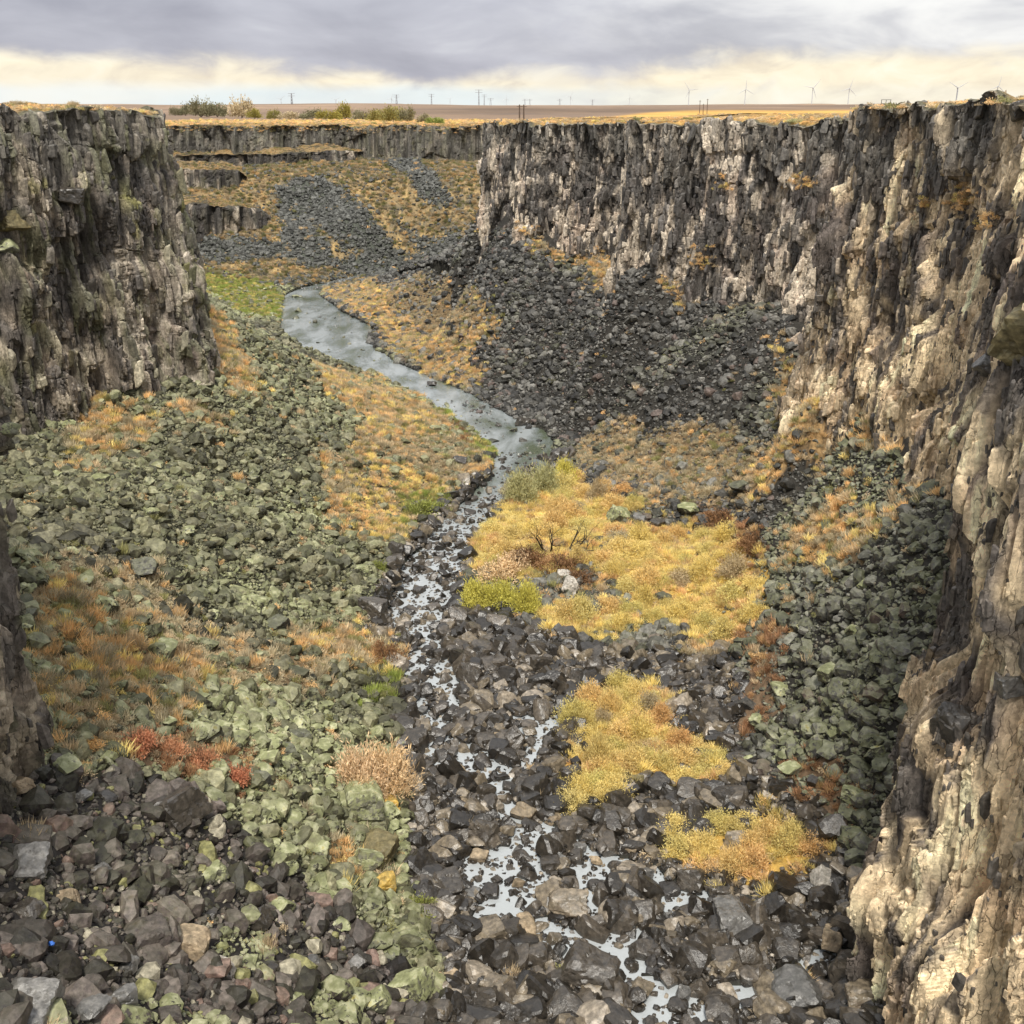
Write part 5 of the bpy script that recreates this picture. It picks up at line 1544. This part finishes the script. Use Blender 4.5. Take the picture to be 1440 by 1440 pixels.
TREES = [(247, 163, 13, 12, 'treegrey', 'small grey green tree, leftmost beyond the left cliff'), (261, 163, 16, 13, 'treegrey', 'grey green tree second from the left beyond the cliff'), (283, 165, 24, 24, 'treegrey', 'large rounded dark grey green tree on the far rim'), (306, 165, 20, 22, 'treegrey', 'dark tree right of the large rounded one'),
         (340, 166, 26, 27, 'sage', 'brownish sparse tree, tallest on the far rim'), (358, 167, 14, 16, 'treeyellow', 'small yellow tree beside the brownish sparse one'), (385, 168, 14, 14, 'treeyellow', 'yellow green small tree on the far rim'), (407, 168, 11, 22, 'sage', 'low tan tree left of the pale grey one'),
         (438, 168, 13, 28, 'treegrey', 'pale grey wide tree on the far rim'), (463, 169, 14, 26, 'treeyellow', 'wide yellow olive tree on the far rim'), (484, 168, 22, 18, 'treeyellow', 'upright olive tree rising over the yellow ones'), (510, 169, 13, 22, 'treegrey', 'pale grey tree between two yellow ones'),
         (533, 171, 17, 24, 'treeyellow', 'yellow green tree left of the dark one'), (553, 172, 22, 26, 'treeyellow', 'large yellow green tree on the far rim'), (572, 172, 20, 18, 'treegrey', 'grey green tree right of the large yellow green one'), (596, 173, 13, 14, 'treegrey', 'small dark round tree near the end of the far row'), (612, 174, 9, 20, 'green', 'low green tree at the right end of the far row')]
for u, v, h_, w_, k, lab in TREES:
    x, y = on_plain(u, v); z = float(plateau_z(x, y)) - .4; kk_ = (y * CP + (CAMZ - z) * SP) / FPX
    root = link(bpy.data.objects.new('broadleaf_tree', None)); root.location = (x, y, z); tag(root, label=lab, cat='tree', group='trees on the far rim')
    H, Wd = h_ * .88 * kk_, w_ * kk_ / 2
    r_ = np.random.default_rng(int(u)); segs = []
    for k2 in range(3): branches(r_, (0, 0, -.2), (r_.normal(0, .35), r_.normal(0, .35), 1), H * .8, H * .03, 1, segs, .5)
    link(bpy.data.objects.new('trunk', tubes('trunk', segs, M_bark, 5)), root)
    for q in range(1):
        c = link(bpy.data.objects.new('crown', foliage_of(CROWN[rng.integers(4)], k)), root)
        c.location = (0, 0, H * .12); c.scale = (Wd * 1.25, Wd * 1.25, H * .92); c.rotation_euler = (0, 0, rng.uniform(0, 6))

M_white = plain_mat('turbine_paint', (.55, .56, .58), .5)
M_steel = plain_mat('galvanised_steel', (.30, .30, .32), .6)
M_wood = plain_mat('weathered_pole', (.11, .085, .07), .9)


def turbine(u, vb, vh, rot, label, dist=3900):
    p = at_y(u, vb, dist); q = at_y(u, vh, dist); H = q[2] - p[2]
    root = link(bpy.data.objects.new('wind_turbine', None)); root.location = p; tag(root, label, 'wind turbine', 'wind turbines on the horizon')
    link(bpy.data.objects.new('tower', tubes('tower', [((0, 0, -8), H * .030, (0, 0, H), H * .020)], M_white, 10)), root)
    nc_ = link(bpy.data.objects.new('nacelle', tubes('nacelle', [((0, 5, H + 1), H * .03, (0, -5, H + 1), H * .026)], M_white, 8)), root)
    L_ = H * .60
    for k in range(3):
        a = R(rot + 120 * k); dv = np.array([math.sin(a), 0, math.cos(a)]); c = np.array([0, -6, H + 1.0])
        link(bpy.data.objects.new('blade', tubes('blade', [(c, H * .012, c + dv * L_ * .25, H * .022), (c + dv * L_ * .25, H * .022, c + dv * L_, H * .006)], M_white, 6)), root)


for a in [(968, 150, 127, -35, 'wind turbine left of the tallest one, above the three poles'), (1047, 150, 126, 0, 'tallest wind turbine near the right, one blade straight up'), (1141, 150, 124, 40, 'wind turbine right of the tallest one with blades in a Y'), (1192, 150, 125, 15, 'wind turbine left of the near right rim'),
          (885, 149, 138, 0, 'small distant wind turbine left of the three poles'), (802, 149, 136, 30, 'small distant wind turbine above the brown hills'), (712, 149, 139, 5, 'faint wind turbine left of the two poles'), (633, 149, 140, 50, 'small wind turbine between the two masts'), (1343, 152, 124, -60, 'wind turbine rising behind the right rim'),
          (1400, 146, 122, 10, 'rightmost wind turbine behind the right rim'), (473, 153, 141, 60, 'small wind turbine above the yellow trees'), (396, 153, 140, 50, 'wind turbine left of the lattice tower'), (551, 152, 139, 20, 'faint wind turbine above the large yellow green tree')]:
    turbine(*a)


def lattice(u, vb, vt, label, wide=.12, arms=3, dist=3700, name='lattice_tower', armw=.22):
    p = at_y(u, vb, dist); q = at_y(u, vt, dist); H = q[2] - p[2] + 4
    root = link(bpy.data.objects.new(name, None)); root.location = (p[0], p[1], p[2] - 4); tag(root, label, 'tower', 'masts and pylons on the horizon')
    segs = []; wb, wt = H * wide, H * wide * .25; rr = H * .008
    lv = np.linspace(0, 1, 7); wd = [wb + (wt - wb) * t for t in lv]
    for sx in (-1, 1):
        for sy in (-1, 1): segs.append(((sx * wb, sy * wb, 0), rr * 1.4, (sx * wt, sy * wt, H), rr))
    for i in range(6):
        for s_ in (-1, 1):
            segs.append(((s_ * wd[i], -wd[i], H * lv[i]), rr * .8, (-s_ * wd[i + 1], -wd[i + 1], H * lv[i + 1]), rr * .8)); segs.append(((s_ * wd[i], wd[i], H * lv[i]), rr * .8, (-s_ * wd[i + 1], wd[i + 1], H * lv[i + 1]), rr * .8))
    link(bpy.data.objects.new('frame', tubes('frame', segs, M_steel, 4)), root)
    for k in range(arms):
        z_ = H * (1 - .14 * k) - 1; link(bpy.data.objects.new('crossarm', tubes('crossarm', [((-H * armw, 0, z_), rr * 1.3, (H * armw, 0, z_), rr * 1.3)], M_steel, 4)), root)


for a in [(411, 153, 131, 'tall lattice tower behind the pale grey tree', .07, 2), (607, 150, 132, 'thin mast with antenna ring near the centre of the horizon', .05, 2), (673.5, 149, 126, 'tallest thin mast at the centre of the horizon', .035, 2), (681, 149, 133, 'shorter mast right beside the tallest one', .04, 2),
          (690, 150, 138, 'wide armed pylon right of the two masts', .12, 2, 3700, 'power_pylon', .34), (738, 150, 139, 'faint pylon above the two wooden poles', .1, 2, 3800, 'power_pylon', .3), (745, 150, 139, 'second faint pylon above the two wooden poles', .1, 2, 3800, 'power_pylon', .3),
          (787, 150, 139, 'faint pylon left of the small turbine', .1, 2, 3800, 'power_pylon', .3), (833, 150, 140, 'faint pylon right of the small turbine', .1, 2, 3800, 'power_pylon', .3), (558, 152, 133, 'pylon above the grey green tree of the far row', .08, 2, 3700, 'power_pylon', .2), (266, 156, 146, 'faint pylon just over the leftmost far trees', .1, 2, 3700, 'power_pylon', .3)]:
    lattice(*a)
for u, vb, vt, lab in ((730.5, 173, 147, 'left one of two tall wooden poles on the plain'), (736.5, 173, 147, 'right one of two tall wooden poles on the plain'), (983.5, 161, 141, 'left one of three wooden poles before the brown hills'), (988.5, 161, 146, 'short middle one of three wooden poles'), (994, 161, 139, 'right and tallest of three wooden poles')):
    x, y = on_plain(u, vb); z = float(plateau_z(x, y)) - .4; H = at_y(u, vt, y)[2] - z
    root = link(bpy.data.objects.new('utility_pole', None)); root.location = (x, y, z); tag(root, lab, 'pole', 'wooden poles on the plain')
    link(bpy.data.objects.new('pole', tubes('pole', [((0, 0, -1), .38, (0, 0, H), .28)], M_wood, 8)), root)
    link(bpy.data.objects.new('crossarm', tubes('crossarm', [((-1.3, 0, H - .9), .14, (1.3, 0, H - .9), .14)], M_wood, 5)), root)


# ------------------------------------------------------------------ bin, rail and sign on the right rim
def box(bm, c, s, rot=None):
    m = Matrix.Translation(c) @ (rot or Matrix.Identity(4)) @ Matrix.Diagonal((*s, 1))
    bmesh.ops.create_cube(bm, size=1.0, matrix=m)


def bobj(name, fn, mat, parent=None):
    bm = bmesh.new(); fn(bm); bmesh.ops.bevel(bm, geom=bm.edges[:], offset=.008, segments=1, affect='EDGES'); me = bpy.data.meshes.new(name); bm.to_mesh(me); bm.free(); me.materials.append(mat)
    return link(bpy.data.objects.new(name, me), parent)


M_iron = plain_mat('dark_iron', (.04, .038, .036), .6)
p = wall_top(W_R, 1238, 360, 5)
t = link(bpy.data.objects.new('trash_bin', None)); t.location = p; tag(t, 'dark barrel shaped bin on the right rim', 'bin')
link(bpy.data.objects.new('body', tubes('body', [((0, 0, -.1), .30, (0, 0, .5), .34), ((0, 0, .5), .34, (0, 0, .95), .31)], M_iron, 14)), t)
link(bpy.data.objects.new('lid', tubes('lid', [((0, 0, .93), .34, (0, 0, 1.02), .30), ((0, 0, 1.02), .30, (0, 0, 1.12), .05)], M_iron, 14)), t)
p = wall_top(W_R, 1245, 360, 5)
t = link(bpy.data.objects.new('guard_rail', None)); t.location = p; tag(t, 'short dark pipe rail between the bin and the sign', 'railing')
for k in range(3): link(bpy.data.objects.new('post', tubes('post', [((-.55 + k * .55, 0, -.2), .035, (-.55 + k * .55, 0, 1.0), .035)], M_iron, 6)), t)
for h_ in (.55, .98): link(bpy.data.objects.new('rail', tubes('rail', [((-.6, 0, h_), .03, (.6, 0, h_), .03)], M_iron, 6)), t)
p = wall_top(W_R, 1253, 360, 5)
t = link(bpy.data.objects.new('information_sign', None)); t.location = p; tag(t, 'dark information panel on two legs at the right rim', 'sign')
bobj('panel', lambda bm: box(bm, (0, 0, 1.15), (.95, .06, .45), Matrix.Rotation(R(-25), 4, 'X')), M_iron, t)
for sx in (-.28, .28): bobj('leg', lambda bm: box(bm, (sx, .03, .4), (.06, .06, 1.3)), M_iron, t)

# ------------------------------------------------------------------ blocks caught on the walls and a bit of litter
def on_wall(W, u, v, tol=7):
    V = W['V'].reshape(-1, 3); uu, vv = project(V[:, 0], V[:, 1], V[:, 2]); m = (np.abs(uu - u) < tol) & (np.abs(vv - v) < tol) & (V[:, 1] > 10)
    if not m.any(): return None
    q = V[m]; return q[np.argmin(q[:, 1])]


for u, v, w_, k, lab, wn in [(1425, 480, 155, 'moss', 'huge mossy green boulder jutting from the right wall at the picture edge', True), (1375, 512, 46, 'grey', 'upright grey slab left of the huge mossy boulder', False), (1428, 158, 44, 'dark', 'dark boulder at the lip of the right rim by the picture edge', False), (1318, 800, 44, 'dry', 'dark block with pale top jutting from the wall edge', False), (1322, 1012, 52, 'dark', 'black overhanging block on the lower right wall', False), (1410, 960, 54, 'grey', 'grey block beside the pale wall near the picture edge', False)]:
    q = on_wall(W_R, u, v)
    if q is None: continue
    dist = q[1] * CP + (CAMZ - q[2]) * SP
    boulder(u, v, w_, k, lab, worn=wn, asp=(1, .9, 1.25), xyz=(q[0] + .35 * w_ * dist / FPX / 2, q[1], q[2] - .3 * w_ * dist / FPX / 2), sink=.3, group='blocks caught on the right wall')
for u, v, w_, k, lab in [(12, 600, 50, 'green', 'pale lichen block at the left edge of the near left wall'), (100, 282, 40, 'dark', 'round dark block under the overhang of the left cliff'), (22, 320, 50, 'moss', 'mossy yellow ledge block high on the left cliff'), (15, 345, 40, 'green', 'pale green block under the mossy ledge block')]:
    q = on_wall(W_L, u, v)
    if q is not None: boulder(u, v, w_, k, lab, xyz=(q[0] - .3, q[1] + .4, q[2] - .5), group='blocks caught on the left wall')

x, y = hit(75, 1342); z = float(T(np.array([x]), np.array([y]))[0])
V, F = ICO[3]; P_ = V * (0.16 + .09 * fbm(V[:, 0] * 3, V[:, 1] * 3, V[:, 2] * 3, 5, 3))[:, None] * np.array([1, .7, .8])
o = link(bpy.data.objects.new('plastic_litter', mesh_np('plastic_litter', P_, F, plain_mat('blue_plastic', (.05, .16, .55), .4)))); o.location = (x, y, z + .85)
tag(o, 'small crumpled bright blue scrap of litter among the dark rubble', 'litter')

# tufts of dry grass on the ledges of the right wall
pts = []
for u, v, n_, sp in [(1120, 258, 26, 14), (1140, 262, 14, 10), (1350, 285, 40, 20), (1380, 310, 20, 14), (1300, 290, 12, 8), (1015, 258, 12, 10), (985, 360, 40, 18), (1095, 500, 40, 12), (840, 360, 30, 14), (740, 325, 30, 14), (665, 318, 10, 6)]:
    for k in range(n_):
        q = on_wall(W_R, u + rng.normal(0, sp * .6), v + rng.normal(0, sp * .5), 4)
        if q is not None: pts.append(q)
if pts:
    P = np.array(pts); n = len(P)
    scatter('ledge_grass', 'orange dry grass tufts on the ledges of the right wall', P_TUFT, P, rng.uniform(.35, .7, (n, 1)) * np.ones((n, 3)), np.stack([np.zeros(n), np.zeros(n), rng.uniform(0, 6, n)], 1), pickcol(n, [ORG, TAN, YEL], [4, 2, 1]), np.zeros(n))
